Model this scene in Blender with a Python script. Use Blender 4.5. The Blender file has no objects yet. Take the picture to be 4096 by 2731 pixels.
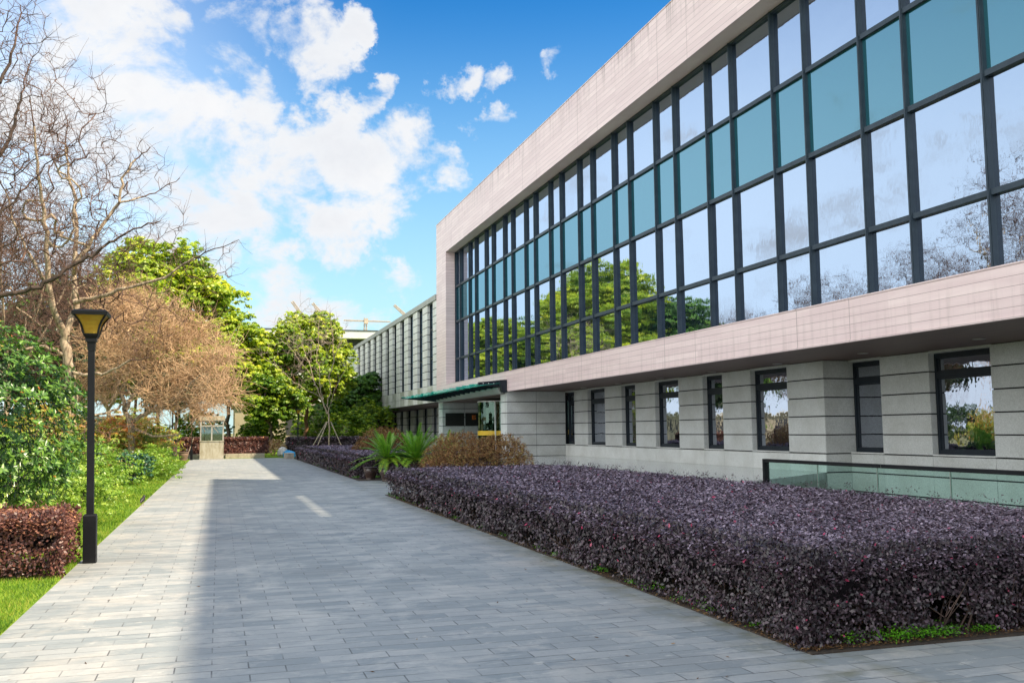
import bpy, math, numpy as np
from mathutils import Matrix, Vector
sc = bpy.context.scene
rng = np.random.default_rng(7)
R_ = math.radians

# ------------------------------------------------------------------ camera
CAMR = np.array([[0.95496096, -0.01847247, -0.29615594],
                 [-0.29656777, -0.09256662, -0.95051511],
                 [-0.0098558, 0.99553513, -0.09387585]])
EYE = 1.65
cd = bpy.data.cameras.new("camera"); cam = bpy.data.objects.new("camera", cd)
sc.collection.objects.link(cam)
M = Matrix([list(CAMR[0]) + [0], list(CAMR[1]) + [0], list(CAMR[2]) + [EYE], [0, 0, 0, 1]])
cam.matrix_world = M
cd.sensor_width = 36.0; cd.lens = 32.986; cd.clip_start = 0.05; cd.clip_end = 5000
sc.camera = cam
FPX = 3753.1
def sky_dir(x, y):            # direction in the sky seen at a place of the survey photo (2352 px wide notes)
    v = CAMR @ np.array([x * 1.7415 - 2048, -(y * 1.7415 - 1365.5), -FPX]); return v / np.linalg.norm(v)
def at_depth(px, py, Y):      # survey note (4096 px wide) -> real point on the vertical plane at distance Y
    v = CAMR @ np.array([px - 2048, -(py - 1365.5), -FPX]); p = v * (Y / v[1]); return np.array([p[0], Y, p[2] + EYE])

# ------------------------------------------------------------------ light
SUN = np.array([0.772, -0.547, 1.0]); SUN /= np.linalg.norm(SUN)
sun_el = math.asin(SUN[2]); sun_az = math.atan2(SUN[0], SUN[1])
sd = bpy.data.lights.new("sun", 'SUN'); sd.energy = 4.9; sd.angle = R_(0.5); sd.color = (1.0, 0.84, 0.62)
so = bpy.data.objects.new("sun", sd); sc.collection.objects.link(so)
so.rotation_euler = Vector(SUN).to_track_quat('Z', 'Y').to_euler(); so.location = (30, -30, 60)
sc.view_settings.view_transform = 'Standard'; sc.view_settings.look = 'None'
sc.view_settings.exposure = 1.08; sc.view_settings.gamma = 1.0
sc.cycles.max_bounces = 7; sc.cycles.diffuse_bounces = 3; sc.cycles.glossy_bounces = 4
sc.cycles.transparent_max_bounces = 12; sc.cycles.transmission_bounces = 4

w = bpy.data.worlds.new("World"); sc.world = w; w.use_nodes = True
nt = w.node_tree; nt.nodes.clear()
def N(nt, t, **kw):
    n = nt.nodes.new(t)
    for k, v in kw.items():
        if k.startswith('i_'):
            n.inputs[k[2:].replace('_', ' ')].default_value = v
        else: setattr(n, k, v)
    return n
def L(nt, a, b): nt.links.new(a, b)
def math_n(nt, op, a, b=None, clamp=False):
    n = nt.nodes.new('ShaderNodeMath'); n.operation = op; n.use_clamp = clamp
    for i, v in enumerate((a, b)):
        if v is None: continue
        if isinstance(v, (int, float)): n.inputs[i].default_value = v
        else: nt.links.new(v, n.inputs[i])
    return n.outputs[0]
def maprange(nt, v, a, b, c=0.0, d=1.0, smooth=False):
    n = nt.nodes.new('ShaderNodeMapRange')
    if smooth: n.interpolation_type = 'SMOOTHSTEP'
    n.inputs['From Min'].default_value = a; n.inputs['From Max'].default_value = b
    n.inputs['To Min'].default_value = c; n.inputs['To Max'].default_value = d
    nt.links.new(v, n.inputs['Value']); return n.outputs['Result']
def mixc(nt, f, a, b, blend='MIX'):
    n = nt.nodes.new('ShaderNodeMix'); n.data_type = 'RGBA'; n.blend_type = blend; n.clamp_factor = True
    for s, v in ((n.inputs[0], f), (n.inputs[6], a), (n.inputs[7], b)):
        if isinstance(v, (int, float)): s.default_value = v
        elif isinstance(v, tuple): s.default_value = v if len(v) == 4 else v + (1,)
        else: nt.links.new(v, s)
    return n.outputs[2]

def build_world():
    out = N(nt, 'ShaderNodeOutputWorld'); bg = N(nt, 'ShaderNodeBackground')
    sky = N(nt, 'ShaderNodeTexSky', sky_type='NISHITA', sun_disc=False)
    sky.sun_elevation = sun_el; sky.sun_rotation = sun_az; sky.altitude = 0
    sky.air_density = 1.0; sky.dust_density = 0.6; sky.ozone_density = 2.0
    hs = N(nt, 'ShaderNodeHueSaturation'); hs.inputs['Saturation'].default_value = 1.28
    hs.inputs['Value'].default_value = 1.0
    L(nt, sky.outputs[0], hs.inputs['Color'])
    tc = N(nt, 'ShaderNodeTexCoord'); D = tc.outputs['Generated']
    sep = N(nt, 'ShaderNodeSeparateXYZ'); L(nt, D, sep.inputs[0])
    # deeper blue higher up and away from the sun, as through a polarising filter
    blobs = [(250, 60, 170, 1), (130, 230, 110, .9), (330, 170, 150, 1), (440, 130, 70, .9), (720, 120, 85, 1), (790, 55, 50, 1), (610, 105, 60, .9), (500, 15, 60, .7),
             (560, 215, 55, .8), (640, 320, 80, .9), (815, 250, 60, 1), (500, 330, 120, .8), (790, 350, 110, 1), (930, 375, 110, 1), (1040, 400, 55, .95),
             (620, 430, 140, 1), (450, 430, 150, 1), (850, 450, 120, 1), (760, 548, 95, 1), (300, 350, 150, .95), (150, 480, 160, .8), (40, 330, 110, .7), (350, 580, 90, .8),
             (510, 600, 60, .7), (860, 668, 60, .62), (920, 650, 50, .6), (1125, 285, 34, .62), (1155, 320, 26, .6), (1240, 178, 30, .62), (1100, 190, 34, .60), (1030, 192, 34, .58),
             (690, 690, 120, .45), (1130, 385, 30, .5), (870, 205, 40, .75)]
    m = None; D0 = D
    nz = N(nt, 'ShaderNodeTexNoise'); nz.inputs['Scale'].default_value = 7.0; nz.inputs['Detail'].default_value = 8; nz.inputs['Roughness'].default_value = .62; L(nt, D, nz.inputs['Vector'])
    o1 = N(nt, 'ShaderNodeVectorMath', operation='SUBTRACT'); L(nt, nz.outputs['Color'], o1.inputs[0]); o1.inputs[1].default_value = (.5, .5, .5)
    o2 = N(nt, 'ShaderNodeVectorMath', operation='SCALE'); L(nt, o1.outputs[0], o2.inputs[0]); o2.inputs['Scale'].default_value = .17
    o3 = N(nt, 'ShaderNodeVectorMath', operation='ADD'); L(nt, D, o3.inputs[0]); L(nt, o2.outputs[0], o3.inputs[1])
    o4 = N(nt, 'ShaderNodeVectorMath', operation='NORMALIZE'); L(nt, o3.outputs[0], o4.inputs[0]); D = o4.outputs[0]
    for (x, y, r, s) in blobs:
        d = sky_dir(x, y); a = r / 2155.0
        dp = N(nt, 'ShaderNodeVectorMath', operation='DOT_PRODUCT'); L(nt, D, dp.inputs[0]); dp.inputs[1].default_value = tuple(d)
        v = maprange(nt, dp.outputs['Value'], math.cos(a * 1.45), math.cos(a * 0.15), 0, s, True)
        m = v if m is None else math_n(nt, 'MAXIMUM', m, v)
    D = D0
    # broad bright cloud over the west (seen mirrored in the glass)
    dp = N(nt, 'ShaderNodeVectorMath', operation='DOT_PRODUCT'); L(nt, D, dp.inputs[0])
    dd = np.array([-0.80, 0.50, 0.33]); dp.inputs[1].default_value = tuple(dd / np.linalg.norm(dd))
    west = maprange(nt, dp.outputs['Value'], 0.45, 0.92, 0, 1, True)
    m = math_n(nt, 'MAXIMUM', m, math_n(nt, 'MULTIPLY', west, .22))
    # unseen broken cloud overhead and behind the viewer, added as neutral fill light
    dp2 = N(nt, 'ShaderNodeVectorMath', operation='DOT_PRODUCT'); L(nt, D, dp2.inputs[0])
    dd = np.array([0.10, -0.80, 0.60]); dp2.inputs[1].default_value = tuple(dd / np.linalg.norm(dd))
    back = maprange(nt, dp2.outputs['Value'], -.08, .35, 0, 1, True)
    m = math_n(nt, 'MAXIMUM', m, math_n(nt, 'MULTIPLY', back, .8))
    def noise(scale, det, rough, dist=0.0, off=(0, 0, 0), stretch=(1, 1, 1.5)):
        mp = N(nt, 'ShaderNodeMapping'); mp.inputs['Scale'].default_value = stretch; mp.inputs['Location'].default_value = off
        L(nt, D, mp.inputs[0])
        n = N(nt, 'ShaderNodeTexNoise'); n.inputs['Scale'].default_value = scale; n.inputs['Detail'].default_value = det
        n.inputs['Roughness'].default_value = rough; n.inputs['Distortion'].default_value = dist
        L(nt, mp.outputs[0], n.inputs['Vector']); return n.outputs['Fac']
    n1 = noise(9.0, 10, .62, .25); n2 = noise(26.0, 6, .6, .2, (3, 1, 2))
    dens = math_n(nt, 'ADD', math_n(nt, 'MULTIPLY', m, 1.0), math_n(nt, 'MULTIPLY', math_n(nt, 'SUBTRACT', n1, .5), 3.7))
    dens = math_n(nt, 'ADD', dens, math_n(nt, 'MULTIPLY', math_n(nt, 'SUBTRACT', n2, .5), .9))
    cov = maprange(nt, dens, .36, 1.06, 0, 1, True)
    cov = math_n(nt, 'MULTIPLY', cov, maprange(nt, m, .02, .2, 0, 1, True))
    # thin haze towards the horizon
    hz = maprange(nt, sep.outputs['Z'], 0.0, 0.46, .82, 0.0, True)
    n3 = noise(5.0, 8, .6, .3, (7, 2, 5)); thick = maprange(nt, dens, .5, 1.4, 0, 1)
    ccol = mixc(nt, maprange(nt, n3, .42, .66), (.98, .985, 1.0), (.80, .83, .89))
    ccol = mixc(nt, thick, (.93, .96, 1.0), ccol)
    cs = N(nt, 'ShaderNodeVectorMath', operation='SCALE'); L(nt, math_n(nt, 'ADD', 3.55, math_n(nt, 'MULTIPLY', back, 2.6)), cs.inputs['Scale']); L(nt, ccol, cs.inputs[0])
    hcol = N(nt, 'ShaderNodeRGB'); hcol.outputs[0].default_value = (2.45, 3.05, 3.25, 1)
    # sky gradient strengthened
    deep = mixc(nt, maprange(nt, sep.outputs['Z'], .12, .60, 0, 1), (.50, .98, .95), (.015, .355, .60), 'MIX')
    skyc = mixc(nt, 1.0, hs.outputs[0], deep, 'MULTIPLY')
    a = mixc(nt, hz, skyc, hcol.outputs[0])
    a = mixc(nt, math_n(nt, 'MULTIPLY', west, maprange(nt, sep.outputs['Z'], .20, .58, .92, .22, True)), a, (4.9, 5.4, 5.9))   # milky western veil, seen in the glass and brightened to light the facade
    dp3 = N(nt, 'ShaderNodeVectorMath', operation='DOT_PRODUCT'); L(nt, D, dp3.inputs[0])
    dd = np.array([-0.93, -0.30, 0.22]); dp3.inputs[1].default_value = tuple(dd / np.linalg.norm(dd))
    fill_glow = maprange(nt, dp3.outputs['Value'], .58, .88, 0, 1, True)      # brightness added to the unseen south-western sky to light the shaded facade
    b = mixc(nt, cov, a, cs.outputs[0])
    b = mixc(nt, fill_glow, b, (11.5, 11.9, 11.8))
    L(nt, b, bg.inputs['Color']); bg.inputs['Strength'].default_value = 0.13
    L(nt, bg.outputs[0], out.inputs[0])
build_world()
w.cycles.sampling_method = 'MANUAL'; w.cycles.sample_map_resolution = 1024

# ------------------------------------------------------------------ materials
MATS = {}
def newmat(name):
    m = bpy.data.materials.new(name); m.use_nodes = True; m.node_tree.nodes.clear()
    t = m.node_tree; o = N(t, 'ShaderNodeOutputMaterial'); p = N(t, 'ShaderNodeBsdfPrincipled'); L(t, p.outputs[0], o.inputs[0])
    return m, t, p, o
def ocoord(t, obj=True):
    tc = N(t, 'ShaderNodeTexCoord'); return tc.outputs['Object']
def noise(t, vec, scale, det=4, rough=.55, dist=0.0, stretch=None):
    if stretch:
        mp = N(t, 'ShaderNodeMapping'); mp.inputs['Scale'].default_value = stretch; L(t, vec, mp.inputs[0]); vec = mp.outputs[0]
    n = N(t, 'ShaderNodeTexNoise'); n.inputs['Scale'].default_value = scale; n.inputs['Detail'].default_value = det
    n.inputs['Roughness'].default_value = rough; n.inputs['Distortion'].default_value = dist
    L(t, vec, n.inputs['Vector']); return n.outputs['Fac']
def bump(t, p, h, s=.3, d=.01):
    b = N(t, 'ShaderNodeBump'); b.inputs['Strength'].default_value = s; b.inputs['Distance'].default_value = d
    L(t, h, b.inputs['Height']); L(t, b.outputs[0], p.inputs['Normal'])
def simple(name, c1, c2=None, scale=8, rough=.7, metal=0.0, spec=.5, bmp=0.0, stretch=None, lo=.35, hi=.65):
    m, t, p, o = newmat(name)
    if c2 is None: c2 = tuple(x * .8 for x in c1)
    v = ocoord(t); n = noise(t, v, scale, 6, .6, .1, stretch)
    L(t, mixc(t, maprange(t, n, lo, hi), c1, c2), p.inputs['Base Color'])
    p.inputs['Roughness'].default_value = rough; p.inputs['Metallic'].default_value = metal
    p.inputs['Specular IOR Level'].default_value = spec
    if bmp: bump(t, p, n, bmp, .01)
    MATS[name] = m; return m

def leafmat(name, stops, trans=.25, rough=.45, spec=.5, var=1.2, patch=.35):
    """leaf colour from a per-leaf value plus soft patches through the plant"""
    m, t, p, o = newmat(name)
    at = N(t, 'ShaderNodeAttribute'); at.attribute_name = 'tint'
    v = ocoord(t); n = noise(t, v, var, 3, .5)
    f = math_n(t, 'ADD', at.outputs['Fac'], math_n(t, 'MULTIPLY', math_n(t, 'SUBTRACT', n, .5), patch * 2), True)
    cr = N(t, 'ShaderNodeValToRGB'); e = cr.color_ramp.elements
    e[0].position = stops[0][0]; e[0].color = stops[0][1] + (1,); e[1].position = stops[-1][0]; e[1].color = stops[-1][1] + (1,)
    for s in stops[1:-1]:
        k = cr.color_ramp.elements.new(s[0]); k.color = s[1] + (1,)
    L(t, f, cr.inputs[0]); col = cr.outputs[0]
    L(t, col, p.inputs['Base Color']); p.inputs['Roughness'].default_value = rough; p.inputs['Specular IOR Level'].default_value = spec
    if trans > 0:
        tr = N(t, 'ShaderNodeBsdfTranslucent'); tc = mixc(t, .5, col, (1, 1, .5), 'MULTIPLY')
        br = N(t, 'ShaderNodeBrightContrast'); br.inputs['Bright'].default_value = 0.0; L(t, col, br.inputs[0]); L(t, br.outputs[0], tr.inputs['Color'])
        mx = N(t, 'ShaderNodeMixShader'); mx.inputs[0].default_value = trans
        L(t, p.outputs[0], mx.inputs[1]); L(t, tr.outputs[0], mx.inputs[2]); L(t, mx.outputs[0], o.inputs[0])
    MATS[name] = m; return m

G_ = lambda *a: a
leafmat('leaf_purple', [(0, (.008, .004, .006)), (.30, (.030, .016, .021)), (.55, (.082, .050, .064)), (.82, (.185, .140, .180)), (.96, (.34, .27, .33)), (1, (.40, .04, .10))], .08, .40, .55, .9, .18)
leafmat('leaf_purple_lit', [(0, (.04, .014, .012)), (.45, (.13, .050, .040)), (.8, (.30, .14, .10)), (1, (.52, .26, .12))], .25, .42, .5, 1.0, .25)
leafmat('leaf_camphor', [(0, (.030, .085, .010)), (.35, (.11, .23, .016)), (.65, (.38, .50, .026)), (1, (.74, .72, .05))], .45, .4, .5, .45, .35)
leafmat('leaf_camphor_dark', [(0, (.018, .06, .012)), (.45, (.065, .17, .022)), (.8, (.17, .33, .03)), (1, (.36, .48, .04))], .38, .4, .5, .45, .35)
leafmat('leaf_dark', [(0, (.008, .025, .008)), (.6, (.028, .075, .018)), (1, (.07, .14, .03))], .2, .4, .5, .6, .3)
leafmat('leaf_rhodo', [(0, (.010, .035, .007)), (.42, (.045, .125, .018)), (.75, (.16, .31, .04)), (1, (.44, .56, .14))], .22, .33, .6, .8, .2)
leafmat('leaf_lime', [(0, (.05, .14, .012)), (.5, (.16, .30, .025)), (1, (.42, .52, .07))], .35, .4, .5, 1.2, .3)
leafmat('leaf_mix', [(0, (.02, .07, .012)), (.42, (.12, .24, .03)), (.68, (.36, .42, .06)), (.85, (.52, .26, .05)), (1, (.58, .18, .04))], .3, .4, .5, .9, .4)
leafmat('leaf_blue', [(0, (.012, .05, .025)), (.6, (.05, .15, .075)), (1, (.14, .28, .15))], .2, .3, .7, 1.0, .2)
leafmat('leaf_brown', [(0, (.07, .03, .014)), (.5, (.24, .11, .045)), (.75, (.42, .24, .09)), (1, (.36, .34, .12))], .2, .6, .2, .8, .3)
leafmat('grass', [(0, (.04, .11, .010)), (.4, (.13, .27, .016)), (.7, (.30, .42, .035)), (.9, (.48, .42, .10)), (1, (.50, .34, .12))], .35, .5, .3, .8, .4)
leafmat('leaf_weed', [(0, (.05, .18, .008)), (1, (.16, .46, .02))], .35, .5, .3, 2, .3)
leafmat('leaf_cycad', [(0, (.03, .12, .012)), (.5, (.15, .38, .03)), (1, (.55, .66, .05))], .35, .3, .7, 1.2, .3)
leafmat('litter', [(0, (.04, .02, .01)), (.5, (.14, .07, .03)), (1, (.34, .2, .08))], .1, .7, .2, 2, .3)
simple('bark_grey', (.46, .37, .26), (.15, .105, .07), 6, .85, bmp=.6, stretch=(3, 3, .6))
simple('bark_dark', (.075, .05, .037), (.035, .022, .018), 6, .85, bmp=.5, stretch=(3, 3, .6))
simple('bark_orange', (.24, .12, .05), (.07, .04, .025), 5, .9, bmp=.6, stretch=(3, 3, .5))
simple('twig_tan', (.66, .46, .28), (.32, .19, .10), 2.5, .8)
simple('twig_dark', (.050, .026, .022), (.14, .075, .050), 1.2, .8)
simple('twig_brown', (.30, .17, .09), (.16, .085, .05), 3, .8)
simple('twig_grey', (.30, .24, .19), (.16, .12, .10), 2, .8)
simple('twig_hedge', (.10, .06, .045), (.05, .03, .025), 4, .85)
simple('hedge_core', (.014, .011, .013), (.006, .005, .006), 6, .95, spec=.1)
simple('crown_core', (.010, .022, .007), (.005, .012, .004), 3, .95, spec=.1)
simple('black_paint', (.005, .0055, .007), (.010, .011, .013), 4, .45, spec=.22, lo=.5, hi=.75)
simple('dark_metal', (.030, .045, .062), (.020, .032, .046), 3, .42, spec=.3)
simple('frame_dark', (.014, .020, .028), (.010, .014, .020), 3, .45, spec=.25)
simple('groove', (.012, .012, .013), None, 5, .9)
simple('soil', (.055, .038, .025), (.022, .016, .012), 30, .95, bmp=.8)
simple('soffit', (.115, .068, .054), (.075, .045, .036), 1.5, .6, stretch=(8, .5, 1))
simple('steel', (.50, .50, .48), None, 5, .3, metal=.9)
simple('white_bar', (.8, .8, .78), None, 4, .35)
simple('sign_plate', (.042, .044, .040), (.032, .034, .031), 3, .35, metal=.5)
simple('sign_text', (.010, .010, .010), None, 3, .5)
simple('logo_orange', (.60, .16, .02), None, 3, .5)
simple('yellow', (.75, .46, .02), None, 3, .5)
simple('interior_dark', (.015, .018, .020), None, 3, .6)
simple('pot_glaze', (.075, .045, .038), (.035, .022, .020), 5, .22)
simple('pot_plain', (.20, .13, .09), (.13, .085, .06), 8, .8)
simple('kerb_stone', (.42, .37, .29), (.27, .24, .19), 5, .85)
simple('booth_metal', (.42, .40, .31), (.27, .24, .16), 3.2, .5, stretch=(2, 2, .7))
simple('booth_frame', (.40, .39, .34), (.25, .24, .20), 4, .5)
simple('far_wall', (.40, .35, .25), (.30, .26, .19), .5, .9)
simple('far_concrete', (.60, .60, .58), (.48, .48, .47), .3, .9)
simple('far_dark', (.04, .042, .048), None, 1, .8)
simple('crane_paint', (.50, .42, .30), (.34, .28, .22), 2, .6)
simple('rock_white', (.62, .60, .54), (.42, .40, .36), 3, .9, bmp=.5)
simple('blue_plastic', (.02, .30, .62), None, 4, .4)
simple('pole_wood', (.42, .36, .27), (.25, .20, .14), 5, .8)
simple('log_bark', (.11, .075, .055), (.05, .035, .028), 14, .9, bmp=.8)
simple('bird_black', (.012, .010, .012), None, 5, .5)
simple('bird_leg', (.20, .10, .04), None, 5, .6)
simple('roof_gravel', (.25, .25, .25), None, 5, .9)

def mat_granite(name, c1, c2, rough=.55, band=False):
    m, t, p, o = newmat(name); v = ocoord(t)
    n1 = noise(t, v, 34, 6, .8); n2 = noise(t, v, 1.1, 4, .55)
    vor = N(t, 'ShaderNodeTexVoronoi'); vor.inputs['Scale'].default_value = 60; L(t, v, vor.inputs['Vector'])
    sp = maprange(t, vor.outputs['Distance'], .10, .35, 1, 0)
    c = mixc(t, maprange(t, n1, .36, .64), c1, c2)
    c = mixc(t, math_n(t, 'MULTIPLY', sp, .6), c, tuple(x * .4 for x in c2)); n3 = noise(t, v, 9, 5, .7); c = mixc(t, maprange(t, n3, .52, .72, 0, .35), c, tuple(x * .7 for x in c2))
    c = mixc(t, maprange(t, n2, .40, .70, 0, .30), c, (.22, .20, .16))
    geo = N(t, 'ShaderNodeNewGeometry')
    c = mixc(t, maprange(t, geo.outputs['Random Per Island'], 0, 1, 0, .18), c, (.22, .23, .22))
    if band:   # greenish weather stains on alternate slabs
        at = N(t, 'ShaderNodeAttribute'); at.attribute_name = 'tint'
        c = mixc(t, math_n(t, 'MULTIPLY', at.outputs['Fac'], maprange(t, n2, .3, .6, .25, .8)), c, (.20, .22, .15))
    L(t, c, p.inputs['Base Color']); p.inputs['Roughness'].default_value = rough
    bump(t, p, n1, .12, .004); MATS[name] = m
mat_granite('granite', (.64, .655, .64), (.40, .41, .405))
mat_granite('granite_white', (.72, .73, .71), (.54, .55, .54))
mat_granite('granite_wing', (.74, .75, .71), (.58, .59, .56), .55, True)
mat_granite('cornice', (.40, .41, .38), (.25, .26, .23))

def mat_pink():
    m, t, p, o = newmat('pink_stone'); v = ocoord(t)
    s = N(t, 'ShaderNodeSeparateXYZ'); L(t, v, s.inputs[0])
    def saw(val, per, off):
        a = math_n(t, 'ADD', val, -off); a = math_n(t, 'DIVIDE', a, per); return math_n(t, 'FRACT', a)
    H = .2078
    zc = saw(s.outputs['Z'], H, 3.775)
    row = math_n(t, 'FLOOR', math_n(t, 'DIVIDE', math_n(t, 'ADD', s.outputs['Z'], -3.775), H))
    near = lambda f, wd: math_n(t, 'LESS_THAN', math_n(t, 'MINIMUM', f, math_n(t, 'SUBTRACT', 1.0, f)), wd)
    ln = near(zc, .028)
    # vertical panel joints (only on the long face: use Y)
    j1 = near(saw(s.outputs['Y'], 8.0, 6.0), .0016); j2 = near(saw(s.outputs['Y'], 8.0, 3.75), .0012)
    geo = N(t, 'ShaderNodeNewGeometry'); sn = N(t, 'ShaderNodeSeparateXYZ'); L(t, geo.outputs['Normal'], sn.inputs[0])
    face = math_n(t, 'GREATER_THAN', math_n(t, 'ABSOLUTE', sn.outputs['X']), .7)
    vert = math_n(t, 'LESS_THAN', math_n(t, 'ABSOLUTE', sn.outputs['Z']), .5)
    jj = math_n(t, 'MULTIPLY', math_n(t, 'MAXIMUM', j1, j2), face)
    ln = math_n(t, 'MULTIPLY', ln, vert)
    joint = math_n(t, 'MAXIMUM', ln, jj)
    wn = N(t, 'ShaderNodeTexWhiteNoise'); wn.noise_dimensions = '2D'
    cx = N(t, 'ShaderNodeCombineXYZ'); L(t, row, cx.inputs[0]); L(t, math_n(t, 'FLOOR', math_n(t, 'DIVIDE', s.outputs['Y'], 3.1)), cx.inputs[1]); L(t, cx.outputs[0], wn.inputs['Vector'])
    streak = noise(t, v, 1.0, 6, .65, .2, (1, .35, 5)); grain = noise(t, v, 5, 6, .7, 0, (1, .5, 14))
    c = mixc(t, maprange(t, streak, .36, .64), (.76, .615, .60), (.66, .51, .51))
    c = mixc(t, maprange(t, grain, .35, .7, 0, .35), c, (.66, .55, .52))
    c = mixc(t, math_n(t, 'MULTIPLY', wn.outputs['Value'], .30), c, (.47, .34, .35))
    # grey run-off stains below the top edge
    st = noise(t, v, 1.0, 5, .7, 0, (1, 4.0, .22)); top = maprange(t, s.outputs['Z'], 15.2, 16.7)
    low = math_n(t, 'MULTIPLY', maprange(t, s.outputs['Z'], 4.85, 4.3), .35)
    sf = math_n(t, 'MULTIPLY', maprange(t, st, .50, .68), math_n(t, 'MAXIMUM', top, low), True)
    c = mixc(t, math_n(t, 'MULTIPLY', sf, .8), c, (.24, .19, .17))
    c = mixc(t, math_n(t, 'MULTIPLY', joint, .62), c, (.12, .085, .08))
    L(t, c, p.inputs['Base Color']); p.inputs['Roughness'].default_value = .42
    hh = math_n(t, 'SUBTRACT', math_n(t, 'MULTIPLY', grain, .2), joint); bump(t, p, hh, .35, .008)
    MATS['pink_stone'] = m
mat_pink()

def mat_paving():
    m, t, p, o = newmat('paving'); v = ocoord(t)
    # small wobble so that rows are not ruler straight
    br = N(t, 'ShaderNodeTexBrick'); br.offset = .5; br.squash = 1.0
    mp = N(t, 'ShaderNodeMapping'); mp.inputs['Location'].default_value = (0.02, .018, 0); L(t, v, mp.inputs[0])
    L(t, mp.outputs[0], br.inputs['Vector'])
    br.inputs['Scale'].default_value = 1.0; br.inputs['Brick Width'].default_value = .5; br.inputs['Row Height'].default_value = .186
    br.inputs['Mortar Size'].default_value = .0055; br.inputs['Mortar Smooth'].default_value = .15; br.inputs['Bias'].default_value = 0.0
    br.inputs['Color1'].default_value = (0, 0, 0, 1); br.inputs['Color2'].default_value = (1, 1, 1, 1); br.inputs['Mortar'].default_value = (.5, .5, .5, 1)
    tone = N(t, 'ShaderNodeSeparateColor'); L(t, br.outputs['Color'], tone.inputs[0])
    c = mixc(t, tone.outputs[0], (.195, .225, .235), (.320, .335, .330))
    n1 = noise(t, v, 60, 5, .7); n2 = noise(t, v, 1.3, 6, .65, .6); n3 = noise(t, v, 1.0, 6, .7, .3, (.7, 5, 1)); n4 = noise(t, v, .5, 4, .6)
    c = mixc(t, maprange(t, n1, .3, .7, 0, .28), c, (.19, .20, .21))
    c = mixc(t, maprange(t, n2, .50, .64, 0, .6), c, (.43, .415, .38))
    c = mixc(t, maprange(t, n3, .56, .72, 0, .5), c, (.50, .50, .48))
    c = mixc(t, maprange(t, n4, .52, .7, 0, .5), c, (.19, .20, .20))
    n5 = noise(t, v, 14, 5, .7, .5); c = mixc(t, maprange(t, n5, .56, .74, 0, .45), c, (.13, .15, .16))
    n6 = noise(t, v, 3.1, 5, .7, .8, (1, 2.4, 1)); c = mixc(t, maprange(t, n6, .58, .70, 0, .6), c, (.50, .49, .45))
    # joints: some dark and open, some nearly closed
    jv = maprange(t, noise(t, v, 2.2, 3, .6), .34, .60, .10, .80)
    c = mixc(t, math_n(t, 'MULTIPLY', br.outputs['Fac'], jv), c, (.035, .035, .036))
    s = N(t, 'ShaderNodeSeparateXYZ'); L(t, v, s.inputs[0])
    # moss and damp soil on the slabs next to the planting
    e1 = maprange(t, math_n(t, 'ABSOLUTE', math_n(t, 'SUBTRACT', s.outputs['X'], 4.15)), .55, .0)
    g = math_n(t, 'MULTIPLY', e1, maprange(t, noise(t, v, 3, 4, .6), .45, .65), True)
    c = mixc(t, math_n(t, 'MULTIPLY', g, .7), c, (.13, .13, .07))
    L(t, c, p.inputs['Base Color'])
    L(t, maprange(t, n2, .4, .65, .62, .42), p.inputs['Roughness'])
    h = math_n(t, 'SUBTRACT', math_n(t, 'MULTIPLY', n1, .12), br.outputs['Fac']); bump(t, p, h, .35, .004)
    MATS['paving'] = m
mat_paving()

def mat_ground(name, c1, c2, c3, sc_=3):
    m, t, p, o = newmat(name); v = ocoord(t)
    n1 = noise(t, v, sc_, 6, .65); n2 = noise(t, v, 28, 5, .7)
    c = mixc(t, maprange(t, n1, .38, .62), c1, c2); c = mixc(t, maprange(t, n2, .5, .7, 0, .8), c, c3)
    L(t, c, p.inputs['Base Color']); p.inputs['Roughness'].default_value = .95; p.inputs['Specular IOR Level'].default_value = .1
    bump(t, p, n2, .8, .03); MATS[name] = m
mat_ground('lawn', (.10, .20, .012), (.22, .30, .03), (.06, .11, .01))
mat_ground('ground', (.12, .14, .06), (.20, .19, .11), (.08, .09, .04), .4)

def mat_terrace():
    m, t, p, o = newmat('terrace'); v = ocoord(t)
    br = N(t, 'ShaderNodeTexBrick'); br.offset = 0.0; L(t, v, br.inputs['Vector'])
    br.inputs['Scale'].default_value = 1.0; br.inputs['Brick Width'].default_value = 1.0; br.inputs['Row Height'].default_value = 1.0
    br.inputs['Mortar Size'].default_value = .008
    n = noise(t, v, 3, 5, .6); c = mixc(t, maprange(t, n, .35, .65), (.42, .44, .44), (.34, .36, .36))
    c = mixc(t, math_n(t, 'MULTIPLY', br.outputs['Fac'], .8), c, (.08, .09, .09))
    L(t, c, p.inputs['Base Color']); p.inputs['Roughness'].default_value = .12; p.inputs['Specular IOR Level'].default_value = .8
    MATS['terrace'] = m
mat_terrace()

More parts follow.
